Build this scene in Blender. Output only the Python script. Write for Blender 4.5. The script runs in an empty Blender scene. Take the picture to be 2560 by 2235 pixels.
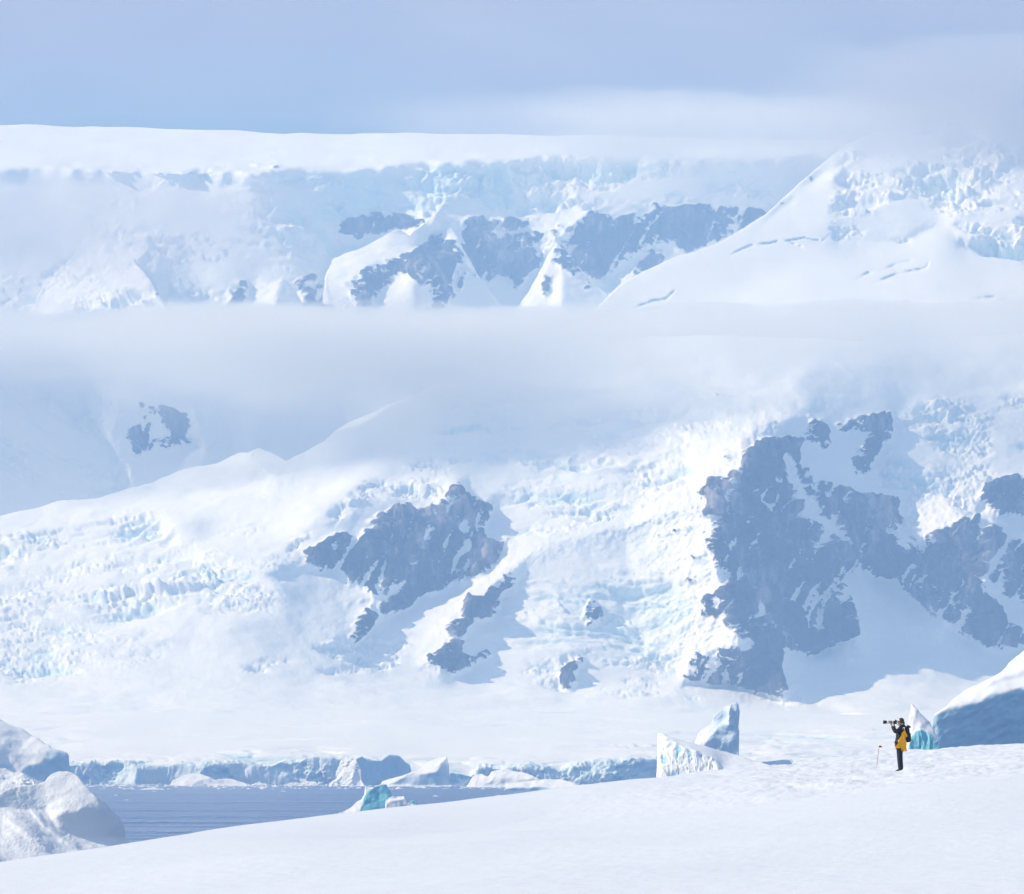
import bpy, bmesh, math, random
import numpy as np
from mathutils import Vector, Matrix

scene = bpy.context.scene
R = math.radians
# ------------------------------------------------------------------ camera
CAMZ = 12.0            # metres above the sea
FPX = 8000.0           # focal length in photograph pixels
HOR = 1932.0           # photograph row of the horizon
cam_d = bpy.data.cameras.new("camera"); cam = bpy.data.objects.new("camera", cam_d)
scene.collection.objects.link(cam); scene.camera = cam
cam.location = (0, 0, CAMZ); cam.rotation_euler = (R(90), 0, 0)
cam_d.sensor_width = 36.0; cam_d.lens = 36.0*FPX/2560.0
cam_d.shift_y = (HOR-1117.5)/2560.0
cam_d.clip_start = 0.5; cam_d.clip_end = 120000.0
# ------------------------------------------------------------------ light
SUN_EL, SUN_AZ = R(36), R(-89)          # azimuth from +Y towards +X
sdir = Vector((math.sin(SUN_AZ)*math.cos(SUN_EL), math.cos(SUN_AZ)*math.cos(SUN_EL), math.sin(SUN_EL)))
sun_d = bpy.data.lights.new("sun", 'SUN'); sun = bpy.data.objects.new("sun", sun_d)
scene.collection.objects.link(sun)
sun_d.energy = 5.0; sun_d.angle = R(0.6); sun_d.color = (1.0, 0.98, 0.95)
sun.rotation_euler = (-sdir).to_track_quat('-Z', 'Y').to_euler()
world = bpy.data.worlds.new("World"); scene.world = world; world.use_nodes = True
def build_world():
    nt = world.node_tree; nt.nodes.clear(); N = nt.nodes.new; Lk = nt.links.new
    out = N('ShaderNodeOutputWorld'); bg = N('ShaderNodeBackground'); bg.inputs[1].default_value = 0.10
    sky = N('ShaderNodeTexSky'); sky.sky_type = 'NISHITA'; sky.sun_disc = False
    sky.sun_elevation = SUN_EL; sky.sun_rotation = SUN_AZ; sky.air_density = 1.0; sky.dust_density = 0.6; sky.ozone_density = 1.5
    tc = N('ShaderNodeTexCoord'); mp = N('ShaderNodeMapping'); mp.inputs['Scale'].default_value = (3.4, 3.4, 13.0)
    mp.inputs['Location'].default_value = (1.3, .2, .75)
    n1 = N('ShaderNodeTexNoise'); n1.inputs['Scale'].default_value = 1.6; n1.inputs['Detail'].default_value = 7; n1.inputs['Roughness'].default_value = .58
    n1.inputs['Distortion'].default_value = .4
    Lk(tc.outputs['Generated'], mp.inputs['Vector']); Lk(mp.outputs[0], n1.inputs['Vector'])
    cr = N('ShaderNodeValToRGB'); e = cr.color_ramp.elements
    e[0].position = .42; e[0].color = (.62, .72, 1.0, 1)
    e[1].position = .64; e[1].color = (5.8, 6.6, 8.2, 1)
    Lk(n1.outputs['Fac'], cr.inputs[0])
    mx = N('ShaderNodeMix'); mx.data_type = 'RGBA'; mx.inputs[0].default_value = .80
    Lk(sky.outputs[0], mx.inputs[6]); Lk(cr.outputs[0], mx.inputs[7])
    Lk(mx.outputs[2], bg.inputs[0]); Lk(bg.outputs[0], out.inputs[0])
build_world()
vs = scene.view_settings
vs.view_transform = 'Standard'; vs.look = 'None'; vs.exposure = 0.27; vs.gamma = 1.0; vs.use_curve_mapping = False
scene.render.engine = 'CYCLES'
cy = scene.cycles
cy.use_denoising = True; cy.denoiser = 'OPENIMAGEDENOISE'
cy.use_adaptive_sampling = True; cy.adaptive_threshold = 0.02
cy.max_bounces = 5; cy.diffuse_bounces = 3; cy.glossy_bounces = 2; cy.transmission_bounces = 2; cy.volume_bounces = 3
cy.transparent_max_bounces = 6; cy.volume_max_steps = 64

# ------------------------------------------------------------------ helpers
def V(ox, oy, k):
    return lambda *p: [(ox+k*a, oy+k*b) for a, b in p]
K6 = 1280/2053.
V1 = V(0, 0, K6); V2 = V(1280, 0, K6); V3 = V(0, 800, K6); V4 = V(1280, 800, K6); V5 = V(0, 1600, K6); V6 = V(1280, 1600, K6)
Z1 = V(0, 1780, 700/2053.); Z2 = V(700, 1780, 700/2053.); Z3 = V(1400, 1720, 660/2053.); Z4 = V(2060, 1580, 500/2053.)

def at(px, py, D):
    return Vector(((px-1280)/FPX*D, D, CAMZ+(HOR-py)/FPX*D))

_rng = np.random.RandomState(7)
_perm = _rng.permutation(256).astype(np.int32); _perm = np.concatenate([_perm, _perm, _perm])
_g3 = _rng.normal(size=(256, 3)).astype(np.float32); _g3 /= np.linalg.norm(_g3, axis=1)[:, None]
_gx, _gy, _gz = (np.ascontiguousarray(_g3[:, k]) for k in range(3))
def _pk(x, y, z):
    xi = np.floor(x); yi = np.floor(y); zi = np.floor(z)
    xf = x-xi; yf = y-yi; zf = z-zi
    xi = xi.astype(np.int32) & 255; yi = yi.astype(np.int32) & 255; zi = zi.astype(np.int32) & 255
    u = xf*xf*xf*(xf*(xf*6-15)+10); v = yf*yf*yf*(yf*(yf*6-15)+10); w = zf*zf*zf*(zf*(zf*6-15)+10)
    a0 = _perm[xi]; a1 = _perm[xi+1]
    b00 = _perm[a0+yi]; b01 = _perm[a0+yi+1]; b10 = _perm[a1+yi]; b11 = _perm[a1+yi+1]
    def c(b, dx, dy, dz):
        h = _perm[b+zi+dz]
        return _gx[h]*(xf-dx)+_gy[h]*(yf-dy)+_gz[h]*(zf-dz)
    def face(dz):
        a = c(b00, 0, 0, dz); a += u*(c(b10, 1, 0, dz)-a); b = c(b01, 0, 1, dz); b += u*(c(b11, 1, 1, dz)-b); a += v*(b-a)
        return a
    f0 = face(0)
    if z.size and not zf.any(): return f0*1.5
    return (f0+w*(face(1)-f0))*1.5
def perlin(x, y, z):
    x, y, z = np.broadcast_arrays(np.asarray(x, np.float32), np.asarray(y, np.float32), np.asarray(z, np.float32))
    sh = x.shape; x = x.ravel(); y = y.ravel(); z = z.ravel(); out = np.empty(x.size, np.float32); B = 32768
    for i in range(0, x.size, B): out[i:i+B] = _pk(x[i:i+B], y[i:i+B], z[i:i+B])
    return out.reshape(sh)
def fbm(x, y, z, octv=4, gain=.5):
    s = 0; a = 1.; t = 0.
    for i in range(octv):
        s = s+a*perlin(x*2**i+17.3*i, y*2**i-9.1*i, z*2**i+3.7*i); t += a; a *= gain
    return s/t*1.3
def ridged(x, y, z, octv=3):
    s = 0; a = 1.; t = 0.
    for i in range(octv):
        s = s+a*(1-2*np.abs(perlin(x*2**i+7.3*i, y*2**i+1.1*i, z*2**i-5.7*i))); t += a; a *= .5
    return s/t
def hsh(i, j, k, s):
    h = (i*374761393+j*668265263+k*2147483647+s*1274126177) & 0x7fffffff
    h = ((h ^ (h >> 13))*1103515245) & 0x7fffffff
    return ((h ^ (h >> 16)) & 0xffff)/65535.0
def worley2(x, y, seed=0):
    """F1, F2, cell id (0..1), offset to the cell's point"""
    xi = np.floor(x).astype(np.int64); yi = np.floor(y).astype(np.int64)
    f1 = np.full(x.shape, 9.); f2 = f1.copy(); cid = np.zeros(x.shape); ox = np.zeros(x.shape); oy = np.zeros(x.shape)
    for dx in (-1, 0, 1):
        for dy in (-1, 0, 1):
            i = xi+dx; j = yi+dy
            px = i+.1+.8*hsh(i, j, j*0, seed); py = j+.1+.8*hsh(i, j, j*0+1, seed)
            ex = x-px; ey = y-py; d = np.sqrt(ex*ex+ey*ey)
            n = d < f1
            f2 = np.where(n, f1, np.minimum(f2, d)); cid = np.where(n, hsh(i, j, j*0+2, seed), cid)
            ox = np.where(n, ex, ox); oy = np.where(n, ey, oy); f1 = np.where(n, d, f1)
    return f1, f2, cid, ox, oy

def inpoly(pts, U, Vv):
    """even-odd test on arrays"""
    m = np.zeros(U.shape, bool)
    xs = [p[0] for p in pts]; ys = [p[1] for p in pts]
    box = (U >= min(xs)) & (U <= max(xs)) & (Vv >= min(ys)) & (Vv <= max(ys))
    if not box.any(): return m
    u = U[box]; v = Vv[box]; r = np.zeros(u.shape, bool)
    n = len(pts)
    for i in range(n):
        x0, y0 = pts[i]; x1, y1 = pts[(i+1) % n]
        if y0 == y1: continue
        r ^= ((y0 > v) != (y1 > v)) & (u < (x1-x0)*(v-y0)/(y1-y0)+x0)
    m[box] = r
    return m
def box1(a, r, ax):
    if r < 1: return a
    a = np.moveaxis(a, ax, 0); n = a.shape[0]; r = min(r, n-1)
    p = np.concatenate([np.repeat(a[:1], r+1, 0), a, np.repeat(a[-1:], r, 0)], 0)
    c = np.cumsum(p, 0, dtype=np.float64); o = (c[2*r+1:]-c[:-2*r-1])/(2*r+1)
    return np.moveaxis(o, 0, ax)
def blur(a, r):
    r = int(round(r))
    if r < 1: return np.asarray(a, np.float64)
    a = np.asarray(a, np.float64)
    for _ in range(3):
        a = box1(box1(a, max(1, r//2), 0), max(1, r//2), 1)
    return a
def pldist(line, U, Vv):
    """distance to a polyline, signed side (+ = right of it in the picture), parameter 0..1"""
    best = np.full(U.shape, 1e9); side = np.zeros(U.shape); par = np.zeros(U.shape); n = len(line)-1
    for i in range(n):
        (x0, y0), (x1, y1) = line[i], line[i+1]
        dx, dy = x1-x0, y1-y0; l2 = dx*dx+dy*dy+1e-9
        t = np.clip(((U-x0)*dx+(Vv-y0)*dy)/l2, 0, 1)
        ex = U-x0-t*dx; ey = Vv-y0-t*dy; d = np.sqrt(ex*ex+ey*ey); k = d < best
        best = np.where(k, d, best); side = np.where(k, np.sign(dx*ey-dy*ex), side); par = np.where(k, (i+t)/n, par)
    return best, side, par
def poisson(p, q, a=1.0):
    """least squares surface with gradients p (along u, ...,nu-1) and q (along v, nv-1,...)"""
    nv, nu = q.shape[0]+1, p.shape[1]+1
    f = np.zeros((nv, nu))
    f[:, :-1] += a*p; f[:, 1:] -= a*p; f[:-1] += q; f[1:] -= q
    g = np.concatenate([f, f[::-1]], 0); g = np.concatenate([g, g[:, ::-1]], 1)
    F = np.fft.rfft2(g)
    kv = np.fft.fftfreq(2*nv)*2*np.pi; ku = np.fft.rfftfreq(2*nu)*2*np.pi
    lam = (2*np.cos(kv)-2)[:, None]+a*(2*np.cos(ku)-2)[None]
    lam[0, 0] = 1; F = F/lam; F[0, 0] = 0
    return np.fft.irfft2(F, s=g.shape)[:nv, :nu]

def tag(o, label=None, cat=None, group=None, kind=None):
    if label: o['label'] = label
    if cat: o['category'] = cat
    if group: o['group'] = group
    if kind: o['kind'] = kind
    return o
def link(name, me, mat=None, parent=None):
    o = bpy.data.objects.new(name, me); scene.collection.objects.link(o)
    if mat is not None and me is not None: me.materials.append(mat)
    if parent is not None: o.parent = parent
    return o
def raw_mesh(name, P, quads, attrs=None, smooth=True):
    """P (n,3), quads (m,4) int arrays -> mesh"""
    me = bpy.data.meshes.new(name)
    n = len(P); m = len(quads)
    me.vertices.add(n); me.vertices.foreach_set('co', np.ascontiguousarray(P, np.float32).ravel())
    me.loops.add(m*4); me.loops.foreach_set('vertex_index', np.ascontiguousarray(quads, np.int32).ravel())
    me.polygons.add(m); me.polygons.foreach_set('loop_start', np.arange(0, m*4, 4, dtype=np.int32))
    me.update(calc_edges=True)
    for k, a in (attrs or {}).items():
        at_ = me.attributes.new(k, 'FLOAT', 'POINT'); at_.data.foreach_set('value', np.ascontiguousarray(a, np.float32).ravel())
    if smooth: me.polygons.foreach_set('use_smooth', np.ones(m, bool))
    return me
def grid_quads(nv, nu):
    i = np.arange(nv*nu, dtype=np.int32).reshape(nv, nu)
    return np.stack([i[1:, :-1], i[1:, 1:], i[:-1, 1:], i[:-1, :-1]], -1).reshape(-1, 4)
def sub_mesh(name, P, quads, attrs):
    used = np.unique(quads); mp = np.zeros(len(P), np.int32); mp[used] = np.arange(len(used))
    return raw_mesh(name, P[used], mp[quads], {k: a[used] for k, a in attrs.items()})

# ------------------------------------------------------------------ materials
def mat_new(name):
    m = bpy.data.materials.new(name); m.use_nodes = True
    nt = m.node_tree; b = nt.nodes['Principled BSDF']
    return m, nt, b
def solid(name, col, rough=.6, spec=.3, bump=None, vary=.0, metallic=0):
    m, nt, b = mat_new(name); N = nt.nodes.new; L = nt.links.new
    b.inputs['Base Color'].default_value = (*col, 1); b.inputs['Roughness'].default_value = rough
    b.inputs['Specular IOR Level'].default_value = spec; b.inputs['Metallic'].default_value = metallic
    tc = N('ShaderNodeTexCoord')
    if vary:
        n = N('ShaderNodeTexNoise'); n.inputs['Scale'].default_value = 9; n.inputs['Detail'].default_value = 4
        L(tc.outputs['Object'], n.inputs['Vector'])
        mx = N('ShaderNodeMix'); mx.data_type = 'RGBA'
        mx.inputs[6].default_value = (*[c*(1-vary) for c in col], 1); mx.inputs[7].default_value = (*[min(1, c*(1+vary)) for c in col], 1)
        L(n.outputs['Fac'], mx.inputs[0]); L(mx.outputs[2], b.inputs['Base Color'])
    if bump:
        n = N('ShaderNodeTexNoise'); n.inputs['Scale'].default_value = bump[0]; n.inputs['Detail'].default_value = 4
        L(tc.outputs['Object'], n.inputs['Vector'])
        bp = N('ShaderNodeBump'); bp.inputs['Distance'].default_value = bump[1]; bp.inputs['Strength'].default_value = 1
        L(n.outputs['Fac'], bp.inputs['Height']); L(bp.outputs[0], b.inputs['Normal'])
    return m
def terrain_mat(name, snow=(.88, .90, .92), rock=(.062, .060, .066), ice=(.66, .82, .88), scale=1.0, bump=1.0, rough=.75):
    """snow, rock and bare ice on one surface; the attributes 'rock' and 'ice' say where each lies"""
    m, nt, b = mat_new(name); N = nt.nodes.new; L = nt.links.new
    geo = N('ShaderNodeNewGeometry')
    def noise(s, det=5, sc=(1, 1, 1), ro=.55):
        mp = N('ShaderNodeMapping'); mp.inputs['Scale'].default_value = sc; L(geo.outputs['Position'], mp.inputs[0])
        n = N('ShaderNodeTexNoise'); n.inputs['Scale'].default_value = s; n.inputs['Detail'].default_value = det; n.inputs['Roughness'].default_value = ro
        L(mp.outputs[0], n.inputs['Vector']); return n.outputs['Fac']
    def math_(op, a, c, clamp=False):
        k = N('ShaderNodeMath'); k.operation = op; k.use_clamp = clamp
        for i, x in enumerate((a, c)):
            if isinstance(x, (int, float)): k.inputs[i].default_value = x
            else: L(x, k.inputs[i])
        return k.outputs[0]
    def mixc(f, a, c):
        k = N('ShaderNodeMix'); k.data_type = 'RGBA'
        for i, x in ((0, f), (6, a), (7, c)):
            if isinstance(x, tuple): k.inputs[i].default_value = (*x, 1)
            elif isinstance(x, (int, float)): k.inputs[i].default_value = x
            else: L(x, k.inputs[i])
        return k.outputs[2]
    def attr(n):
        a = N('ShaderNodeAttribute'); a.attribute_name = n; return a.outputs['Fac']
    def edge(x, lo, hi):
        r = N('ShaderNodeMapRange'); r.interpolation_type = 'SMOOTHSTEP'; L(x, r.inputs[0]); r.inputs[1].default_value = lo; r.inputs[2].default_value = hi
        return r.outputs[0]
    fine = noise(.22*scale, 4); mid = noise(.05*scale, 5)
    snowc = mixc(mid, tuple(c*.965 for c in snow), tuple(min(1, c*1.02) for c in snow))
    icev = noise(.06*scale, 4, (1, 1, .35))
    icec = mixc(icev, tuple(c*.80 for c in ice), tuple(min(1, c*1.12) for c in ice))
    strata = math_('ADD', math_('MULTIPLY', noise(.022*scale, 6, (1.7, 1.7, .28), .68), .62), math_('MULTIPLY', noise(.008*scale, 3), .38))
    rr = N('ShaderNodeValToRGB'); e = rr.color_ramp.elements; e.new(.5)
    e[0].position = .38; e[0].color = (*[c*.2 for c in rock], 1); e[1].position = .52; e[1].color = (*rock, 1); e[2].position = .62; e[2].color = (rock[0]*5.8, rock[1]*5.2, rock[2]*4.8, 1)
    L(strata, rr.inputs[0])
    fi = edge(math_('ADD', attr('ice'), math_('MULTIPLY', math_('SUBTRACT', fine, .5), .5)), .25, .8)
    c1 = mixc(fi, snowc, icec)
    rag = math_('ADD', math_('MULTIPLY', noise(.16*scale, 7, (1, 1, 2.0), .75), .8), math_('MULTIPLY', noise(.03*scale, 3), .25))
    fr = edge(math_('ADD', attr('rock'), math_('MULTIPLY', math_('SUBTRACT', rag, .5), 2.6)), .46, .53)
    c2 = mixc(fr, c1, rr.outputs[0])
    L(c2, b.inputs['Base Color'])
    b.inputs['Roughness'].default_value = rough; b.inputs['Specular IOR Level'].default_value = .15
    bp = N('ShaderNodeBump'); bp.inputs['Distance'].default_value = bump*3.5; bp.inputs['Strength'].default_value = .8
    h = math_('ADD', math_('MULTIPLY', fine, .2), math_('MULTIPLY', math_('MULTIPLY', noise(.12*scale, 5, (1, 1, .4)), fr), 2.5))
    L(h, bp.inputs['Height']); L(bp.outputs[0], b.inputs['Normal'])
    return m
M = {}
M['mountain'] = terrain_mat('snow_rock_and_ice')
M['berg'] = terrain_mat('iceberg_ice', scale=6, bump=.05, ice=(.53, .74, .86))
M['berg_teal'] = terrain_mat('turquoise_ice', scale=6, bump=.05, ice=(.30, .70, .79))
M['front'] = terrain_mat('glacier_front_ice', scale=3, bump=.25, ice=(.68, .84, .92))
# ------------------------------------------------------------------ relief surfaces
def relief(name, u0, u1, v0, v1, step, top, anchor, base, paints=(), tents=(), rocks=(), snows=(), ices=(), seracs=(),
           back=(1.0, .8), mat=None, aniso=.6, snow_disp=(4., 120.), rock_disp=12., rag=5.0, top_rag=0., specks=.0, seed=1.,
           parent_kind='structure', ice_steep=0., bulge=None, cracks=(), split=True, detail=None, floor_z=None, level=False, skirt=0):
    nu = int((u1-u0)/step)+1; nv = int((v1-v0)/step)+1
    us = u0+step*np.arange(nu); vsr = v0+step*np.arange(nv)
    U, Vv = np.meshgrid(us, vsr)
    tu = np.array([p[0] for p in top], float); tv = np.array([p[1] for p in top], float)
    topv = np.interp(us, tu, tv)
    if top_rag: topv = topv+top_rag*fbm(us/70., us*0+seed, us*0, 5, .6)
    # slope (degrees) and aspect (0 faces the camera, + faces right)
    if isinstance(base[0], (list, tuple)):
        S = np.interp(Vv, [b[0] for b in base[0]], [b[1] for b in base[0]])
    else: S = np.full(U.shape, float(base[0]))
    A = np.full(U.shape, float(base[1]))
    s0 = float(int(seed*4))
    wu = U+rag*(fbm(U/44., Vv/44., s0, 2)*1.6+fbm(U/15.+Vv/40, Vv/13., s0+20, 3, .75)*1.5); wv = Vv+rag*(fbm(U/44., Vv/44., s0+9, 2)*1.6+fbm(U/16., Vv/13., s0+30, 3, .75)*1.3)
    for pts, sl, asp, soft in paints:
        m = blur(inpoly(pts, wu, wv), soft/step)
        S = S+(sl-S)*m; A = A+(asp-A)*m
    rock = np.zeros(U.shape); rid = np.zeros(U.shape, np.int32)
    for k, rk in enumerate(rocks):
        pts, sl, asp = rk[0], rk[1], rk[2]
        m = inpoly(pts, wu, wv)
        rock[m] = 1; rid[m] = k+1
        mb = blur(m, 9/step)
        S = S+(sl-S)*mb; A = A+(asp-A)*mb
    for pts in snows:
        m = inpoly(pts, wu, wv); rock[m] = 0
    if specks:
        # ledges that hold snow: thin, tilted patches
        n1 = fbm(U/26.+Vv/44., Vv/9.-U/26., s0+3, 4, .62)
        n2 = fbm(U/110., Vv/110., s0+5, 2)
        edge_ = 1-blur(rock, 30/step)
        gul = ridged(U/42.+Vv/90.+.4*n2, Vv/210., s0+7, 2)
        rock[(gul+.4*n2+.3*n1) > .86] = 0
        rock[(.95*n1+.45*n2+.95*edge_-.08) > specks] = 0
    if len(rocks):
        rb = blur(rock, 6/step); f_a = fbm(U/46.+Vv/120, Vv/95., s0+40, 3, .6); f_s = fbm(U/60., Vv/30.+U/80, s0+44, 3, .6)
        A = A+95*f_a*rb; S = S+26*f_s*rb
    rsoft = .45*blur(rock, 3)+.35*box1(box1(rock, 1, 0), 1, 1)+.2*rock
    S = np.clip(S, 1.2, 88)
    e = (HOR-Vv)/FPX
    t = np.tan(np.radians(S)); ca = np.cos(np.radians(A)); sa = np.sin(np.radians(A))
    den = np.maximum(t*ca-e, .012)
    gv = np.minimum(1/FPX/den, .006); gu = np.clip(t*sa*gv, -.004, .004)
    p = (gu[:, 1:]+gu[:, :-1])*.5*step; q = -(gv[1:]+gv[:-1])*.5*step
    Lg = poisson(p, q, aniso)
    ia = int(np.clip((anchor[1]-v0)/step, 0, nv-1)); iu = int(np.clip((anchor[0]-u0)/step, 0, nu-1))
    Lg += math.log(anchor[2])-Lg[ia, iu]
    if level:                                     # keep a long front at one distance
        mrow = Lg.mean(0)[None]; Lg = Lg-box1(box1(mrow, int(160/step), 1), int(160/step), 1)+math.log(anchor[2])
    D0 = np.exp(Lg)
    for line, wl, wr, h in tents:
        d, sd, par = pldist(line, wu, wv)
        k = np.clip(1-d/(.5*(wl+wr)), 0, 1); k = .35*k+.65*k*k; Lg = Lg-h/D0*k*np.clip(4*par+.25, 0, 1)
    if bulge:
        d, _, _ = pldist(top, U, Vv); k = np.clip(d/bulge[0], 0, 1)
        Lg = Lg-bulge[1]/D0*np.sqrt(1-(1-k)**2)
    for line, w, h in cracks:                     # a step or a crevasse along a line
        d, sd, par = pldist(line, U+rag*.5*fbm(U/20., Vv/20., seed+2, 3), Vv+rag*.5*fbm(U/20., Vv/20., seed+4, 3))
        k = .6*np.exp(-(d/(w*.6))**2)*np.clip(.8+1.6*fbm(U/34., Vv/34., s0+12, 3), 0, 1)*np.clip(6*par, 0, 1)*np.clip(6*(1-par), 0, 1)
        Lg = Lg+h/D0*k
    # clamp at the skyline and run down behind it
    fi = np.clip((topv-v0)/step, 0, nv-1.001); i0 = fi.astype(int); fr = fi-i0
    Lt = Lg[i0, np.arange(nu)]*(1-fr)+Lg[i0+1, np.arange(nu)]*fr
    above = Vv < topv[None]
    Ve = np.where(above, topv[None], Vv); Le = np.where(above, Lt[None], Lg)
    D = np.exp(Le); o = np.where(above, topv[None]-Vv, 0)*D/FPX
    P = np.stack([(U-1280)/FPX*D, D+o*back[0], CAMZ+(HOR-Ve)/FPX*D-o*back[1]], -1)
    # coarse normals
    Pb = np.stack([blur(P[..., k], 3) for k in range(3)], -1)
    n = np.cross(np.gradient(Pb, axis=1), -np.gradient(Pb, axis=0)); n /= np.linalg.norm(n, axis=-1)[..., None]+1e-9
    if (n[..., 1].mean() > 0): n = -n
    X, Y, Zz = P[..., 0], P[..., 1], P[..., 2]
    h = np.zeros(U.shape)
    if snow_disp[0]:
        h += (1-.6*rsoft)*snow_disp[0]*fbm(X/snow_disp[1], Y/snow_disp[1], Zz/snow_disp[1]+seed, 5, .45)
    if rock_disp and rock.any():
        w_ = 14*fbm(X/60., Y/60., Zz/60., 2)
        rd = .6*ridged((X+w_)/38., Y/38., Zz/190.+seed, 4)+.5*fbm(X/45., Y/45., Zz/45., 5, .55)+.35*ridged((X+Zz*.5)/30., seed, (Zz-X*.45+w_)/26., 2)
        h += rock_disp*rd*blur(rock, 3)
    icea = np.zeros(U.shape)
    if detail is not None:
        hh, ii = detail(U, Vv, X, Y, Zz, n); h += hh; icea += ii
    for sr in seracs:
        pts, cell, amp, soft = sr[:4]; st = sr[4] if len(sr) > 4 else 1.7
        m = blur(inpoly(pts, wu, wv), soft/step)
        k = m > .01
        x_, y_ = X[k], Y[k]*.75+Zz[k]*1.0
        wx = cell*.7*fbm(x_/cell/1.6, y_/cell/1.6, float(int(seed)), 4, .6)
        st2 = st*1.25
        f1, f2, cid, ox, oy = worley2((x_+wx)/(cell*st2), (y_+wx)/cell, int(seed*10))
        g1, g2, cid2, ox2, oy2 = worley2((x_-wx)/(cell*st2*.38), (y_+wx)/(cell*.36), int(seed*10)+3)
        gate = np.clip(.36+2.6*fbm(x_/(cell*5), y_/(cell*4), float(int(seed)+2), 3), .04, 1.35)
        nn = fbm((x_+wx)/(cell*2.6*st), (y_+.3*x_+wx)/(cell*1.5), float(int(seed)+4), 4, .55)*4.5
        ter = np.floor(nn)+np.clip((nn-np.floor(nn)-.72)/.28, 0, 1)-nn*.55
        b = .55*((cid-.5)*1.3+(cid*7 % 1-.5)*oy*1.5+(cid*13 % 1-.5)*ox*.8)-.5*np.clip(1-(f2-f1)/.10, 0, 1)*(cid*29 % 1 > .35)+.75*ter \
            +.30*((cid2-.5)*1.3-.5*np.clip(1-(g2-g1)/.14, 0, 1))+.16*fbm(x_/(cell*.3), y_/(cell*.22), float(int(seed)+6), 3, .6)
        if len(sr) > 5:                               # big drifted lumps instead of sharp blocks
            b = .9*ter+1.5*fbm((x_+wx)/(cell*1.8), (y_+wx)/(cell*1.1), float(int(seed)+8), 5, .58)+.22*b
        hs = np.zeros(U.shape); hs[k] = b*gate
        hs = hs*.6+.4*box1(box1(hs, 1, 0), 1, 1)
        h += amp*hs*m
        icea += np.clip(-hs*.6, 0, .4)*m
    P = P+n*h[..., None]
    if skirt: P[-1, :, 2] -= skirt
    if floor_z is not None: P[..., 2] = np.maximum(P[..., 2], floor_z)
    for pts, am, soft in ices:
        icea += am*blur(inpoly(pts, wu, wv), soft/step)
    if ice_steep:
        n2 = np.cross(np.gradient(P, axis=1), -np.gradient(P, axis=0)); n2 /= np.linalg.norm(n2, axis=-1)[..., None]+1e-9
        icea += ice_steep*np.clip((.62-np.abs(n2[..., 2]))/.4, 0, 1)*(1-blur(rock, 2))
    quads = grid_quads(nv, nu)
    Pf = P.reshape(-1, 3); attrs = {'rock': rsoft.ravel(), 'ice': np.clip(icea, 0, 1).ravel()}
    qr = rsoft.ravel()[quads].max(1) > .45
    qi = rid.ravel()[quads].max(1)*qr
    if not split: qi[:] = 0
    root = link(name, sub_mesh(name, Pf, quads[qi == 0], attrs), mat or M['mountain'])
    if parent_kind: root['kind'] = parent_kind
    for k in range(1, len(rocks)+1):
        s = qi == k
        if s.sum() > 6:
            link('rock_face', sub_mesh('rock_face', Pf, quads[s], attrs), mat or M['mountain'], root)
    relief.rim = (us, P[i0+1, np.arange(nu)])
    return root, P, D
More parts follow.
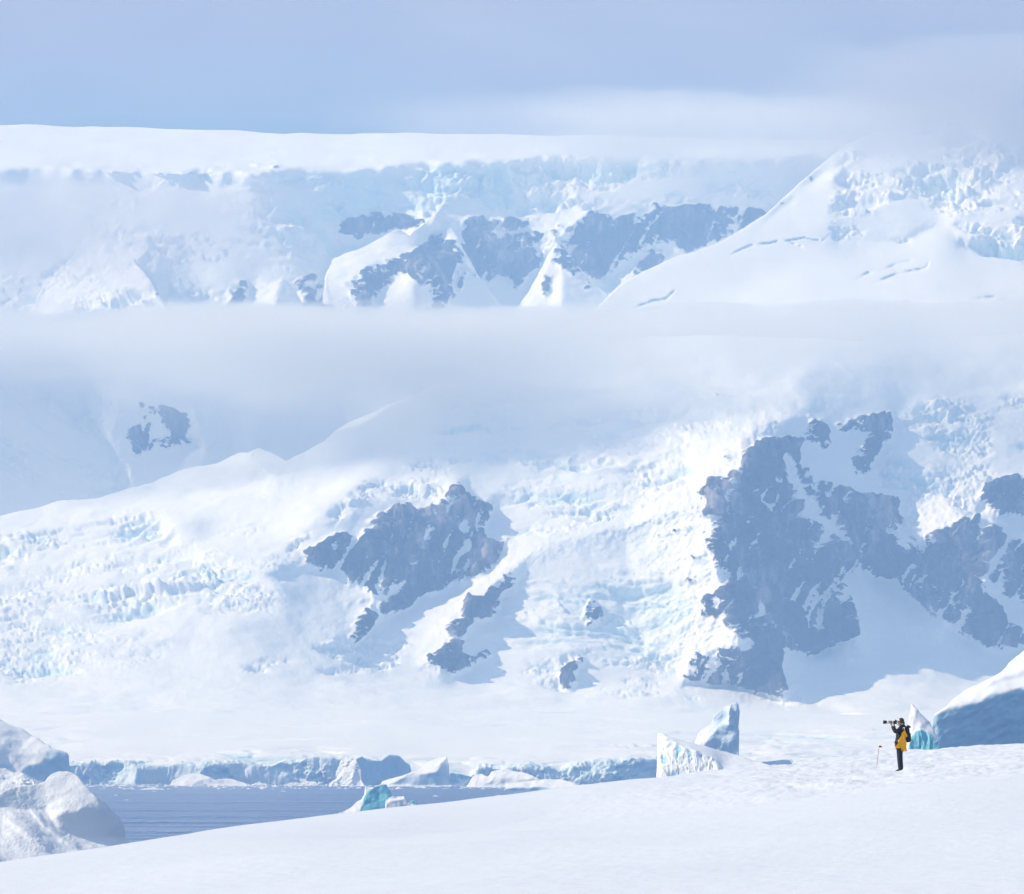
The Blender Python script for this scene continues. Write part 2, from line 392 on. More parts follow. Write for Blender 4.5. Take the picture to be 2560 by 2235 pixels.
# ------------------------------------------------------------------ far ice cap above its rock wall
SKY_A = [(-400, 306), (0, 310), (250, 317), (480, 323), (720, 331), (1000, 334), (1300, 336), (1800, 345), (3000, 345)]
EDGE_A = V1((-700,680),(0,680),(300,685),(560,690),(800,690),(950,700),(1080,705),(1140,690),(1230,685),(1330,705),(1400,700),(1480,680),(1640,655),(1740,650),(1850,655),(2053,650))+V2((100,635),(250,628),(520,628),(660,655),(900,655),(1000,650),(1100,635),(1300,600),(2600,560))
def far_wall():
    cliff = EDGE_A+V2((2600,860),(1060,800),(1000,835),(860,818),(700,828),(560,812),(400,840),(200,855),(0,860))+V1((1800,850),(1650,860),(1480,850),(1300,905),(1100,930),(1000,860),(900,760),(600,740),(-700,740))
    rocks = [
        (V2((400,870),(450,830),(560,812),(620,830),(700,830),(850,818),(900,830),(1000,835),(1060,795),(1065,830),(1020,870),(960,910),(860,960),(700,1035),(660,990),(560,990),(480,980),(300,965),(190,980),(160,910),(260,890),(330,825),(385,850)), 80, 12),
        (V1((1300,925),(1330,900),(1400,870),(1480,855),(1600,848),(1700,875),(1700,900),(1640,930),(1590,915),(1540,950),(1490,935),(1440,970),(1390,975),(1350,940)), 78, 20),
        (V1((1770,925),(1810,960),(1870,1000),(1840,900),(1900,860),(1960,880),(2053,870),(2053,1100),(2000,1110),(1950,1130),(1880,1130),(1820,1180),(1780,1170),(1770,1240),(1660,1290),(1720,1200),(1670,1110),(1600,1090),(1540,1160),(1500,1210),(1440,1290),(1420,1210),(1370,1150),(1440,1080),(1550,1040),(1650,1000),(1700,960)), 70, 35),
        (V2((-10,870),(100,870),(240,900),(190,960),(120,1060),(30,1150),(-10,1180)), 74, 30),
        (V2((180,960),(240,950),(300,980),(420,960),(560,990),(500,1040),(420,1080),(330,1130),(270,1110),(210,1050),(160,1060)), 70, 40),
        (V2((480,1100),(500,1070),(560,1000),(610,1010),(640,1040),(560,1090),(500,1115)), 65, 40),
        (V2((185,1290),(195,1250),(230,1235),(270,1250),(295,1280),(230,1295)), 65, 20),
        (V1((860,1110),(930,1160),(960,1120),(1005,1140),(990,1190),(960,1270),(900,1290),(830,1310),(810,1270),(850,1230),(880,1240),(930,1210),(880,1160)), 66, 35),
        (V1((1170,1120),(1260,1110),(1370,1120),(1380,1180),(1440,1290),(1300,1310),(1230,1280),(1200,1180)), 62, 45),
        (V2((120,1130),(140,1090),(165,1090),(150,1140),(150,1200),(125,1210)), 50, 10),
        (V1((590,1100),(610,1110),(660,1200),(730,1310),(715,1310),(640,1200)), 60, 60),
    ]
    snows = [V1((1540,1160),(1600,1095),(1665,1110),(1660,1140),(1560,1165)), V1((1580,1180),(1640,1160),(1640,1290),(1560,1310),(1570,1230)),
             V1((1440,1310),(1480,1240),(1540,1200),(1500,1270)), V1((1820,1180),(1900,1140),(2053,1130),(2053,1220),(1880,1250),(1780,1260)),
             V1((1990,890),(2053,840),(2053,870)), V1((1990,950),(2053,925),(2053,945)),
             V2((0,945),(60,900),(180,880),(290,860),(330,790),(345,790),(280,870),(240,900),(120,905),(20,960)),
             V2((90,1000),(150,960),(150,975),(110,1010)), V2((0,1000),(60,985),(60,1000),(0,1015)),V2((440,830),(520,825),(600,835),(500,850),(410,880))]
    lit = lambda *p: V1(*p)
    paints = [
        (EDGE_A+[(3200, 200), (-700, 200)], 14.6, -4, 5),
        (cliff, 68, 4, 7),
        (V1((1080,700),(1480,690),(1720,660),(2053,670),(2053,850),(1650,860),(1300,900),(1090,860)), 66, 28, 16),
        (V2((0,650),(250,632),(900,660),(1090,640),(1060,790),(860,815),(560,810),(0,850)), 62, -22, 10),
        (V1((930,790),(1000,760),(1040,790),(1100,860),(1300,900),(1340,1020),(1240,1050),(1000,1000)), 40, 5, 25),
        # lit snow ribs
        (lit((1770,830),(1730,870),(1700,900),(1640,945),(1600,915),(1540,945),(1430,1000),(1330,1020),(1310,1060),(1340,1105),(1450,1070),(1560,1035),(1640,1010),(1730,960),(1742,880)), 36, -36, 7),
        (lit((1745,850),(1775,840),(1850,990),(1800,960),(1760,920)), 50, 40, 4),
        (V2((180,970),(205,1050),(205,1290),(-20,1290),(60,1180),(130,1060)), 36, -34, 8),
        (V2((205,1050),(260,1150),(300,1180),(230,1240),(205,1290)), 42, 48, 4),
        (V2((350,780),(400,850),(330,840),(260,900),(190,915),(60,960),(0,1000),(0,950),(120,870),(300,860)), 42, -45, 4),
        (V1((1135,1120),(1105,1200),(1100,1330),(980,1330),(1010,1220),(1060,1160)), 38, -34, 7),
        (V1((1135,1120),(1200,1180),(1240,1290),(1100,1330),(1105,1200)), 48, 42, 4),
        (V1((300,1020),(350,1010),(520,1020),(600,1110),(740,1345),(170,1360),(130,1280),(180,1110)), 36, -28, 8),
        (V1((520,1020),(600,1110),(740,1345),(830,1340),(790,1200),(700,1100)), 55, 50, 5),
        (V1((1430,1300),(1500,1210),(1560,1160),(1640,1110),(1630,1160),(1560,1300)), 38, -34, 7),
        (V2((300,1180),(420,1090),(500,1070),(480,1110),(400,1190),(220,1240)), 35, -30, 6),
    ]
    tents = [(V1((1765,832),(1740,890),(1700,980),(1660,1100),(1600,1290)), 110, 80, 90),
             (V2((345,785),(280,870),(180,970),(205,1060),(205,1300)), 120, 70, 80),
             (V1((1135,1120),(1105,1200),(1100,1340)), 70, 50, 70), (V1((500,1010),(600,1110),(740,1345)), 160, 40, 110)]
    seracs = [(V1((300,1020),(350,1010),(520,1020),(600,1110),(740,1345),(170,1360),(60,1280),(180,1110)), 70, 24, 10, 1.3, 1),
              (V2((0,650),(250,632),(900,660),(1090,640),(1060,790),(860,815),(560,810),(0,850)), 50, 22, 8, .45, 1),
              (V1((1550,700),(1700,700),(1740,840),(1700,860),(1540,850)), 34, 20, 8, .5), (V1((1300,810),(1390,830),(1380,900),(1290,920)), 30, 16, 6, .6), (V1((1080,700),(1480,690),(1720,660),(2053,670),(2053,850),(1650,860),(1300,900),(1090,860)), 55, 14, 10, .45, 1), (EDGE_A+V1((2053,760),(1000,760),(-700,740)), 40, 9, 6, .5, 1), ([(-500, 500), (2100, 500), (2100, 1000), (-500, 1000)], 60, 9, 10, .9, 1),
              (V1((950,720),(1100,710),(1080,860),(940,840)), 44, 16, 14, .5, 1)]
    cracks = [(V1((0,610),(60,612)), 2, -40), (V1((420,625),(590,632)), 2, -45), (V1((1220,626),(1290,630),(1400,626)), 2.5, -50), (V1((1480,638),(1540,632),(1640,628)), 2.5, -45),
              (V1((1000,660),(1060,672),(1150,665)), 5, -80), (V1((1790,622),(1860,618)), 2, -40), (V1((600,690),(700,700),(860,690)), 3, -50), (V1((400,680),(480,690),(560,688)), 3, -50)]
    return relief('ice_cap_mountain', -260, 2820, 262, 985, 3.4, SKY_A, (1280, 800, 6900), (38, 8), paints, tents, rocks, snows,
           seracs=seracs, back=(3., .4), snow_disp=(7., 160.), rock_disp=30, rag=5.5, specks=.33, seed=3.1, ice_steep=.35, cracks=cracks,
           ices=[(V1((1080,700),(1480,690),(1720,660),(2053,670),(2053,850),(1650,860),(1300,900),(1090,860)), .35, 20)])
far_wall()
# ------------------------------------------------------------------ pointed snow peaks standing before the far wall
def peaks():
    def peak(top, foot, D, left, right, rocks=(), snows=(), seracs=(), seed=1.):
        us = [p[0] for p in top]
        relief('snow_peak', us[0], us[-1], min(p[1] for p in top)-30, foot, 2.6, top, ((us[0]+us[-1])/2, foot-20, D), (44, 10), [(left, 38, -38, 3), (right, 58, 44, 3)], (), rocks, snows,
               seracs=seracs, back=(.8, 1.0), snow_disp=(5, 60.), rock_disp=16, rag=4.5, seed=seed, specks=.30, ice_steep=.1, top_rag=4)
    # the tall one in the middle with its long left arm
    peak(V1((1290,1400),(1300,1120),(1330,1035),(1430,1000),(1540,946),(1600,914),(1640,940),(1700,893),(1740,858),(1765,829),(1785,850),(1812,905),(1850,985),(1900,1070),(1960,1160),(2030,1260),(2090,1400)), 880, 6480,
         V1((1290,1100),(1330,1020),(1540,940),(1640,935),(1765,825),(1745,880),(1735,950),(1640,1010),(1560,1035),(1450,1072),(1340,1108)), V1((1765,825),(1860,980),(2090,1400),(1640,1400),(1700,1150),(1740,930)),
         rocks=[(V1((1745,945),(1790,925),(1830,980),(1880,1060),(1950,1150),(2000,1240),(1900,1270),(1800,1190),(1770,1250),(1670,1300),(1720,1200),(1665,1110),(1600,1090),(1540,1160),(1500,1210),(1440,1300),(1420,1210),(1370,1150),(1440,1085),(1550,1045),(1650,1010),(1700,970)), 66, 34)],
         snows=[V1((1540,1165),(1600,1095),(1665,1110),(1660,1145),(1560,1168)), V1((1575,1180),(1640,1155),(1640,1300),(1555,1320),(1570,1230)), V1((1440,1320),(1480,1240),(1540,1200),(1500,1280)), V1((1820,1190),(1900,1150),(1990,1170),(1990,1230),(1880,1250),(1790,1260))], seed=4.6)
    # pyramid to its right
    peak(V2((-60,1420),(-30,1300),(60,1180),(130,1060),(165,990),(180,966),(200,1000),(240,1040),(300,1110),(380,1180),(450,1300),(480,1420)), 890, 6350,
         V2((180,966),(203,1050),(206,1420),(-60,1420),(60,1180),(130,1060)), V2((180,966),(203,1050),(206,1420),(480,1420),(380,1180),(240,1040)),
         rocks=[(V2((180,975),(215,1010),(290,1105),(350,1170),(300,1180),(240,1110),(190,1060),(160,1070)), 64, 44), (V2((120,1130),(140,1090),(165,1090),(150,1140),(150,1200),(125,1210)), 50, 0)], seed=8.4)
    # slim one on the left
    peak(V1((955,1450),(980,1330),(1010,1220),(1060,1165),(1100,1140),(1135,1118),(1165,1150),(1195,1190),(1240,1290),(1275,1450)), 895, 6420,
         V1((1135,1118),(1105,1200),(1100,1450),(955,1450),(1010,1220),(1060,1165)), V1((1135,1118),(1105,1200),(1100,1450),(1275,1450),(1195,1190)), seed=2.9)
    # broken ridge at the far left
    peak(V1((40,1460),(90,1340),(150,1190),(200,1110),(300,1022),(350,1006),(430,1014),(520,1022),(600,1112),(650,1205),(745,1350),(800,1460)), 900, 6300,
         V1((40,1460),(200,1110),(350,1006),(520,1022),(600,1112),(745,1350),(760,1460)), V1((520,1022),(600,1112),(745,1350),(800,1460),(760,1460),(580,1130)), rocks=[(V1((585,1105),(612,1112),(660,1205),(740,1325),(722,1325),(640,1210)), 60, 50)],
         seracs=[(V1((40,1460),(200,1110),(350,1006),(520,1022),(600,1112),(745,1460)), 46, 15, 8, 1.2, 1)], seed=6.1)
peaks()
# ------------------------------------------------------------------ broad snow shoulder on the upper right
SKY_B = V2((-200,1480),(100,1360),(240,1292),(330,1240),(420,1150),(520,1090),(620,1045),(740,1000),(850,960),(940,910),(1020,855),(1080,800),(1130,750),(1160,720),(1240,660),(1330,580),(1440,530),(1560,515),(1700,495),(1850,470),(2053,440),(2700,330))
def shoulder():
    ser = V2((1310,690),(1330,580),(1440,530),(2053,440),(2700,340),(2700,1100),(2053,1045),(1900,1010),(1800,980),(1730,900),(1650,945),(1560,972),(1300,960),(1290,860))
    rocks = [(V2((1155,742),(1180,705),(1230,690),(1262,668),(1245,690),(1200,722)), 60, 20), (V2((1270,712),(1310,702),(1328,712),(1290,725)), 60, 10),
             (V2((1000,880),(1060,830),(1130,772),(1120,800),(1070,840)), 50, 20)]
    paints = [(ser, 36, 8, 14), (V2((1750,900),(1850,830),(2000,860),(2400,900),(2400,1080),(1950,1020),(1800,985)), 58, 15, 8),
              (V2((1290,860),(1500,840),(1700,900),(1560,972),(1300,960)), 50, 12, 8), (V2((1310,690),(1420,560),(1430,760),(1310,860)), 46, 10, 8),
              (V2((240,1300),(520,1090),(850,960),(1080,800),(1200,800),(1290,960),(800,1200),(300,1320)), 33, -18, 30)]
    cracks = [(V2((840,1035),(900,1005),(950,985),(1100,968),(1180,955),(1245,965),(1290,930)), 3, 22), (V2((490,1235),(560,1210),(620,1200),(660,1160)), 4, 20),
              (V2((1380,1115),(1480,1080),(1580,1050),(1610,1040)), 5, 26), (V2((1430,1145),(1540,1100),(1660,1075),(1680,1040)), 5, 24),
              (V2((1280,1260),(1400,1230),(1650,1222),(1900,1225)), 3, 22), (V2((1850,1200),(1950,1188),(2053,1195)), 3, 20), (V2((1900,1180),(2053,1160)), 2.5, 18),
              (V2((1110,975),(1170,990)), 4, 16)]
    return relief('snow_shoulder', 1130, 2820, 225, 872, 3.1, SKY_B, (1900, 780, 6150), ([(300, 30), (640, 27), (720, 22), (800, 20), (1000, 28)], -8), paints, (), rocks,
           seracs=[(ser, 60, 20, 12, 1.5, 1), (V2((1290,860),(1500,840),(1700,900),(1560,972),(1300,960)), 24, 12, 8, 1.2, 1), (V2((1730,880),(1850,830),(2000,860),(2400,900),(2400,1080),(1950,1020)), 26, 13, 8, 1.2, 1)],
           cracks=cracks, back=(1.5, .6), snow_disp=(3.5, 150.), rock_disp=8, seed=5.3, specks=.5, ice_steep=.2, top_rag=3)
shoulder()
# ------------------------------------------------------------------ shaded ice wall on the left
SKY_W = V3((-700,60),(0,60),(400,90),(800,130),(1200,170),(1500,220),(1800,310),(2200,480))
def left_wall():
    rocks = [(V3((520,390),(560,330),(640,345),(720,370),(755,370),(770,430),(740,470),(785,480),(780,500),(730,510),(660,520),(620,510),(600,540),(540,565),(525,530),(530,490),(500,460),(530,430)), 70, 30),
             (V3((965,440),(990,400),(1000,440),(990,470)), 70, 30)]
    snows = [V3((600,400),(640,360),(640,420),(690,470),(640,480),(610,440))]
    paints = [(V3((-700,0),(280,200),(330,330),(440,560),(520,680),(0,820),(-700,900)), 52, 62, 20),
              (V3((290,330),(360,290),(480,300),(470,380),(450,470),(500,520),(450,570),(400,480),(340,430),(310,380)), 44, -50, 7),
              (V3((530,560),(800,500),(860,560),(640,660),(500,690)), 44, 62, 10),
              (V3((770,360),(800,370),(830,440),(920,460),(920,530),(820,560),(790,480)), 55, -10, 8),
              (V3((830,350),(900,370),(1000,390),(960,440),(920,460)), 58, 55, 6),
              (V3((925,450),(960,440),(1020,510),(1000,545),(930,540)), 60, -25, 5),
              (V3((1000,400),(1400,390),(1330,450),(1240,520),(1150,565),(1020,500)), 56, 40, 6)]
    tents = [(V3((300,240),(390,420),(520,600),(530,700)), 60, 120, 50), (V3((770,340),(800,440),(830,500),(800,600)), 60, 80, 50)]
    return relief('ice_wall', -260, 1400, 810, 1390, 3.3, SKY_W, (400, 1150, 5990), (48, 25), paints, tents, rocks, snows,
           seracs=[(V3((-700,150),(300,240),(480,300),(520,500),(520,680),(0,820),(-700,900)), 38, 9, 20, 1.3), (V3((290,300),(480,300),(500,560),(380,560)), 26, 8, 10, 1.4)],
           back=(1.5, .5), snow_disp=(7, 140.), rock_disp=14, seed=7.7, specks=.34, ice_steep=.15)
left_wall()
# ------------------------------------------------------------------ the glaciered mountain in front
SKY_G = V3((-700,870),(0,782),(130,755),(250,730),(400,712),(480,690),(600,650),(650,625),(720,605),(800,590),(870,575),(920,548),(960,530),(1000,530),(1040,510),(1100,540),(1145,560),(1240,520),(1330,455),(1420,400),(1600,320),(1800,230),(2053,140))+V4((200,80),(800,60),(1400,80),(2053,60),(2800,60))
BUTT = V4((1045,470),(985,495),(930,540),(905,590),(880,610),(800,655),(740,690),(735,708),(790,715),(790,745),(755,790),(815,810),(800,870),(770,905),(815,950),(790,1010),(880,1030),(830,1070),(760,1120),(745,1200),(800,1180),(850,1210),(895,1270),(910,1300),(830,1310),(720,1345))+V6((700,110),(688,150),(695,172),(780,185),(850,175),(950,205),(1020,215),(1085,255),(1105,250),(1100,215),(1072,100),(1064,40))+V4((1130,1330),(1175,1340),(1180,1362),(1270,1325),(1365,1285),(1385,1265),(1365,1180),(1345,1090),(1325,1020),(1390,1015),(1440,1040),(1540,1040),(1560,1045),(1575,1000),(1575,900),(1540,880),(1480,840),(1550,850),(1565,800),(1540,710),(1400,700),(1330,670),(1200,640),(1150,560),(1150,490),(1110,460))
def front_mountain():
    rocks = [
        (BUTT, 77, 22),
        (V4((1160,350),(1195,350),(1205,390),(1245,400),(1270,440),(1285,490),(1255,525),(1200,490),(1150,460),(1130,445),(1195,440)), 66, 20),
        (V4((1290,435),(1340,410),(1440,385),(1510,380),(1530,430),(1520,490),(1480,500),(1460,560),(1440,600),(1400,640),(1370,610),(1345,580),(1350,540),(1400,500),(1440,460),(1370,450),(1310,470)), 66, 10),
        (V4((1575,900),(1620,880),(1690,860),(1760,830),(1845,775),(1870,800),(1930,840),(2053,880),(2400,950),(2400,1150),(2053,1140),(1980,1130),(1960,1080),(1900,1050),(1890,1090),(1960,1140),(1990,1210),(2053,1250),(2400,1380),(2400,1420),(2053,1310),(1980,1345),(1900,1325),(1870,1290),(1730,1230),(1730,1200),(1680,1195),(1640,1140),(1570,1090),(1560,1045)), 68, 16),
        (V4((1850,735),(1890,680),(1900,650),(2000,625),(2053,615),(2400,580),(2400,800),(2053,795),(1930,790),(1905,760)), 70, 15),
        (V3((1500,780),(1580,760),(1640,745),(1690,760),(1740,750),(1790,690),(1830,640),(1870,690),(1930,740),(1970,700),(1975,790),(1940,860),(1980,890),(2040,880),(2020,930),(1980,980),(1960,1020),(1880,1050),(1780,1080),(1700,1105),(1640,1150),(1560,1190),(1510,1210),(1470,1260),(1420,1300),(1395,1290),(1420,1220),(1490,1140),(1500,1110),(1480,1080),(1400,1065),(1370,1010),(1400,960),(1440,900),(1460,850)), 74, 24),
        (V3((1210,965),(1225,920),(1300,895),(1350,860),(1390,860),(1412,880),(1390,960),(1330,1010),(1280,1020),(1230,1000)), 68, 12),
        (V3((1370,1132),(1420,1118),(1480,1095),(1505,1088),(1470,1132),(1400,1147)), 60, 10),
        (V3((1680,1390),(1720,1340),(1780,1290),(1790,1215),(1840,1210),(1870,1130),(1920,1115),(1960,1070),(2053,1010),(2095,970),(2090,1000),(2053,1080),(2000,1100),(1990,1200),(1900,1210),(1850,1250),(1880,1260),(1840,1290),(1850,1340),(1930,1330),(1985,1320),(1980,1345),(1920,1360),(1890,1400),(1830,1420),(1760,1400)), 68, 25),
        (V4((270,1190),(300,1130),(330,1085),(350,1110),(350,1140),(430,1190),(350,1180),(335,1230),(310,1260),(295,1240),(310,1210)), 60, 20),
        (V6((185,160),(200,120),(260,85),(270,50),(298,70),(280,115),(250,130),(250,185),(230,200)), 60, 20),
        (V4((500,858),(540,832),(620,850),(700,830),(750,815),(720,862),(620,868),(560,862)), 60, 10),
        (V4((565,930),(585,915),(608,930),(590,945)), 60, 10),
        (V4((680,965),(700,930),(770,935),(780,952),(700,972)), 60, 10),
        (V4((655,1038),(720,1028),(762,1045),(762,1072),(720,1072)), 60, 10),
        (V4((810,575),(870,555),(885,560),(830,590)), 60, 10),
    ]
    snows = [V4((1070,560),(1090,550),(1160,660),(1210,770),(1300,840),(1365,905),(1340,910),(1280,860),(1200,790),(1140,700)),
             V4((1150,500),(1210,560),(1290,610),(1330,665),(1240,650),(1190,600),(1140,600)), V4((1040,640),(1070,630),(1080,650),(1050,660)), V4((995,715),(1040,735),(1030,748),(1000,730)),
             V4((890,1000),(910,1000),(915,1040),(900,1040)), V4((960,1110),(1000,1150),(1010,1190),(960,1200),(980,1160)), V4((990,1230),(1030,1240),(1050,1265),(1010,1255)),
             V4((920,1055),(980,1090),(950,1090)), V4((860,1130),(820,1160),(790,1165),(830,1120)), V4((1170,1220),(1240,1230),(1300,1260),(1230,1250)),
             V4((1280,1060),(1320,1100),(1300,1100)), V4((1760,1110),(1790,1105),(1780,1120)), V4((1640,1050),(1690,1020),(1660,1055)), V4((1890,800),(1960,820),(1990,850),(1930,850)),
             V3((1690,880),(1705,850),(1725,850),(1700,890)), V3((1700,820),(1725,812),(1720,835)), V3((1610,1000),(1665,960),(1650,985)), V3((1520,1200),(1510,1130),(1490,1150),(1500,1200)), V3((1320,920),(1355,900),(1350,940)),
             V3((1840,815),(1870,820),(1880,865),(1830,860)), V3((1900,815),(1915,815),(1920,870),(1900,860)), V6((905,12),(950,5),(960,25),(915,42)), V4((780,790),(830,785),(830,805),(790,812)),
             V4((790,960),(760,990),(800,1010))]
    paints = [
        # upper left snow basin and glacier
        (V3((-700,780),(0,770),(600,630),(1040,500),(1420,390),(1700,480),(1500,640),(1300,760),(800,780),(350,790),(-700,860)), 17, -14, 40),
        (V3((-700,850),(0,860),(200,850),(400,860),(480,880),(300,900),(-700,900)), 55, 0, 6),
        (V3((-700,900),(480,880),(700,900),(900,1000),(1100,1080),(1000,1200),(500,1300),(-700,1400)), 27, -8, 40),
        (V3((750,850),(1150,830),(1180,980),(1000,1000),(820,960)), 20, -10, 30),
        (V3((1100,1000),(1360,1020),(1420,1180),(1390,1270),(1150,1220)), 34, 30, 20),
        # ice edges over the rocks
        (V3((1180,860),(1240,830),(1400,780),(1490,770),(1500,790),(1460,850),(1440,900),(1400,960),(1385,1000),(1370,1000),(1400,900),(1350,850),(1230,900)), 62, -10, 5),
        (V3((1510,770),(1560,715),(1640,700),(1720,700),(1780,690),(1740,745),(1690,755),(1590,757)), 64, 0, 5),
        (V3((1490,650),(1600,580),(1800,560),(1900,560),(1820,640),(1780,690),(1640,690),(1520,720)), 38, -25, 20),
        (V4((0,420),(300,380),(750,470),(640,540),(420,610),(0,640)), 24, -10, 25),
        (V4((0,560),(100,570),(260,600),(420,600),(540,540),(720,480),(740,500),(560,610),(300,640),(0,620)), 50, 0, 6),
        (V4((-420,760),(0,640),(400,640),(740,560),(700,650),(520,740),(240,840),(0,900)), 40, -8, 25),
        (V4((905,480),(985,420),(1100,390),(1180,385),(1195,440),(1110,455),(985,495),(930,540)), 80, 45, 4),   # shaded cornice
        (V4((300,300),(1110,280),(1180,380),(980,410),(750,480),(400,430),(0,400)), 22, -12, 20),
        (V4((1115,280),(1180,350),(1290,430),(1520,380),(1620,300),(2053,240),(2053,200),(1200,200)), 50, 40, 12),
        (V4((1540,400),(1700,320),(2500,250),(2500,600),(1900,640),(1850,740),(1700,840),(1580,880),(1560,780),(1470,650),(1460,560)), 46, -14, 12),
        (V4((1150,490),(1290,530),(1350,580),(1400,640),(1460,670),(1400,700),(1330,670),(1200,620)), 52, -5, 6),
        # rib under the buttress and slope below it
        (V4((790,730),(790,760),(740,810),(480,840),(470,820),(600,760)), 62, 12, 5),
        (V4((480,830),(740,830),(800,900),(790,1010),(740,1200),(560,1200),(300,1050),(60,960),(200,900)), 44, 8, 25),
        (V4((60,1000),(300,1050),(560,1200),(740,1200),(880,1290),(700,1340),(600,1444),(-300,1444),(-180,1300)), 42, -12, 25),
        (V3((1520,1230),(1700,1120),(1960,1040),(2090,900),(2120,930),(2000,1080),(1860,1150),(1780,1230),(1680,1330),(1400,1400),(1440,1300)), 34, -34, 10),
        # shaded couloir
        (V4((1325,1020),(1390,1015),(1540,1040),(1640,1140),(1730,1230),(1900,1330),(1980,1350),(1800,1444),(1065,1444),(1070,1330),(1270,1325),(1385,1265)), 33, 30, 12),
        (V6((1064,40),(1370,0),(1840,0),(1900,150),(1200,200),(1380,270),(1110,255)), 22, 25, 15),
    ]
    tents = [(V4((1100,440),(905,590),(800,780),(815,1000),(905,1290)), 220, 220, 130),
             (V4((1050,1250),(1060,1444),(1080,1480)), 130, 130, 60),
             (V4((1060,480),(1140,700),(1230,900),(1330,1100),(1380,1270)), 120, 90, 70),
             (V4((1845,775),(1700,860),(1575,900)), 120, 100, 60), (V4((1845,775),(1900,900),(1900,1050),(1730,1220)), 160, 120, 80),
             (V4((790,732),(480,822),(200,885),(40,945),(-100,1060),(-250,1200)), 60, 90, 16),
             (V3((1870,600),(1800,690),(1700,860),(1600,1000),(1500,1180),(1400,1290)), 150, 160, 28),
             (V3((2090,960),(1960,1080),(1850,1230),(1760,1400)), 60, 90, 18),
             (V3((1040,505),(1000,560),(1100,620)), 80, 80, 30)]
    ser1 = V3((-700,870),(0,850),(200,810),(500,780),(650,790),(700,900),(900,1000),(1150,1090),(1080,1160),(900,1180),(700,1200),(600,1300),(300,1400),(-700,1444))
    ser2 = V3((700,900),(850,830),(1150,850),(1200,1000),(1100,1090),(900,1010))
    seracs = [(ser1, 54, 19, 30, 2.3), (ser1, 23, 5, 30, 2.2), (V3((-700,1250),(600,1200),(700,1300),(500,1440),(-700,1500)), 30, 6, 30, 2.2), (ser2, 26, 5, 25, 2.0),
              (V3((1480,640),(1700,560),(1950,540),(1980,640),(1820,640),(1780,690),(1490,770),(1180,860),(1150,950),(1300,800)), 24, 12, 12, 1.3),
              (V4((0,600),(400,620),(740,520),(720,640),(500,760),(200,850),(-200,900)), 40, 10, 16, 2.1),
              (V4((-300,300),(1100,280),(980,410),(750,480),(420,600),(-300,600)), 60, 12, 20, 3.0, 1),
              (V4((1540,390),(1700,320),(2500,250),(2500,600),(1900,640),(1850,740),(1700,840),(1580,880),(1560,780),(1470,650)), 26, 11, 12, 1.0),
              (V4((0,900),(400,900),(600,1010),(740,1180),(700,1330),(560,1444),(-300,1444)), 64, 8, 20, 2.6, 1),
              (V5((900,180),(1100,60),(1300,0),(1650,0),(1560,120),(1100,140)), 18, 8, 14, 1.6),
              (V6((0,120),(300,40),(700,60),(680,180),(780,270),(500,220),(200,200)), 20, 7, 12, 1.1)]
    return relief('glacier_mountain', -260, 2820, 790, 1790, 2.85, SKY_G, (1280, 1740, 4700),
           ([(800, 34), (1000, 36), (1300, 38), (1560, 36), (1640, 30), (1690, 20), (1730, 12), (1790, 6)], -4),
           paints, tents, rocks, snows, seracs=seracs, back=(1.2, .6), snow_disp=(7.0, 110.), rock_disp=26, rag=5.5, seed=2.3, skirt=30, specks=.36, ice_steep=.3)
GM, GP, GD = front_mountain()
# ------------------------------------------------------------------ flat glacier apron down to the ice front
def flutes(cell, amp, poly=None):
    def f(U, Vv, X, Y, Zz, n):
        m = blur(inpoly(poly, U, Vv), 2) if poly else 1.
        w = cell*.7*fbm(X/cell, Zz/cell/3, 3., 3)
        r = ridged((X+w)/cell, Y/cell*.5, Zz/cell/5, 3)
        return amp*r*m, np.clip(.42-r, 0, .9)*m
    return f
LIP = Z1((-1200,390),(300,390),(515,380),(620,385),(760,380),(850,365),(940,370),(1000,392),(1100,398),(1230,402),(1300,375),(1420,387),(1500,365),(1600,375),(1760,370),(1850,392),(2000,387))+Z2((0,365),(80,370),(200,340),(290,335),(420,345),(560,345),(740,360),(950,430),(1240,447),(1420,470),(1450,400),(1600,410),(1750,400),(1830,382),(1900,402),(2053,430))+Z3((100,600),(280,570),(380,565),(480,560),(560,545),(650,560),(820,565),(1100,590),(1500,600),(2053,590),(3000,560),(4000,560))
def ice_front():
    sl = [(p[0], p[1]) for p in LIP]
    allp = [(-500, 1850), (3000, 1850), (3000, 2000), (-500, 2000)]
    relief('ice_front', -260, 2700, 1866, 1972, 2.4, sl, (700, 1955, 3300), (83, 4),
           paints=[(Z1((960,420),(1010,470),(990,530),(930,530),(940,450)), 66, -40, 3), (Z1((870,430),(900,470),(880,530),(850,500)), 66, -40, 3), (Z1((1800,400),(1850,400),(1830,470),(1780,470)), 60, -45, 2),
                   (Z2((200,345),(240,345),(225,420),(200,400)), 60, -50, 2), (Z2((280,345),(320,345),(310,430),(270,420)), 60, -50, 2), (Z2((0,420),(180,470),(100,500),(0,470)), 50, -20, 3),
                   (Z2((1640,360),(2053,330),(2053,420),(1900,400),(1700,420)), 40, -10, 4), (Z3((0,600),(400,575),(360,640),(200,720),(0,690)), 62, -15, 4)],
           seracs=[(allp, 13, 3.6, 2, .7), (Z2((1400,380),(2053,330),(2053,520),(1400,520))+Z3((800,560),(800,700),(0,720)), 9, 3.2, 4, .9)],
           ices=[(allp, .5, 1)], snow_disp=(3.5, 60.), rag=2.2, top_rag=5, seed=6.2, level=True, detail=flutes(9., 1.9), back=(6., -.05), mat=M['front'], tents=[(Z2((620,330),(640,520)), 60, 60, 12), (Z1((1500,360),(1500,530)), 90, 90, 14), (Z1((1000,390),(990,530)), 60, 60, 12), (Z3((430,560),(430,720)), 60, 60, 10)])
ice_front()
RIM = relief.rim
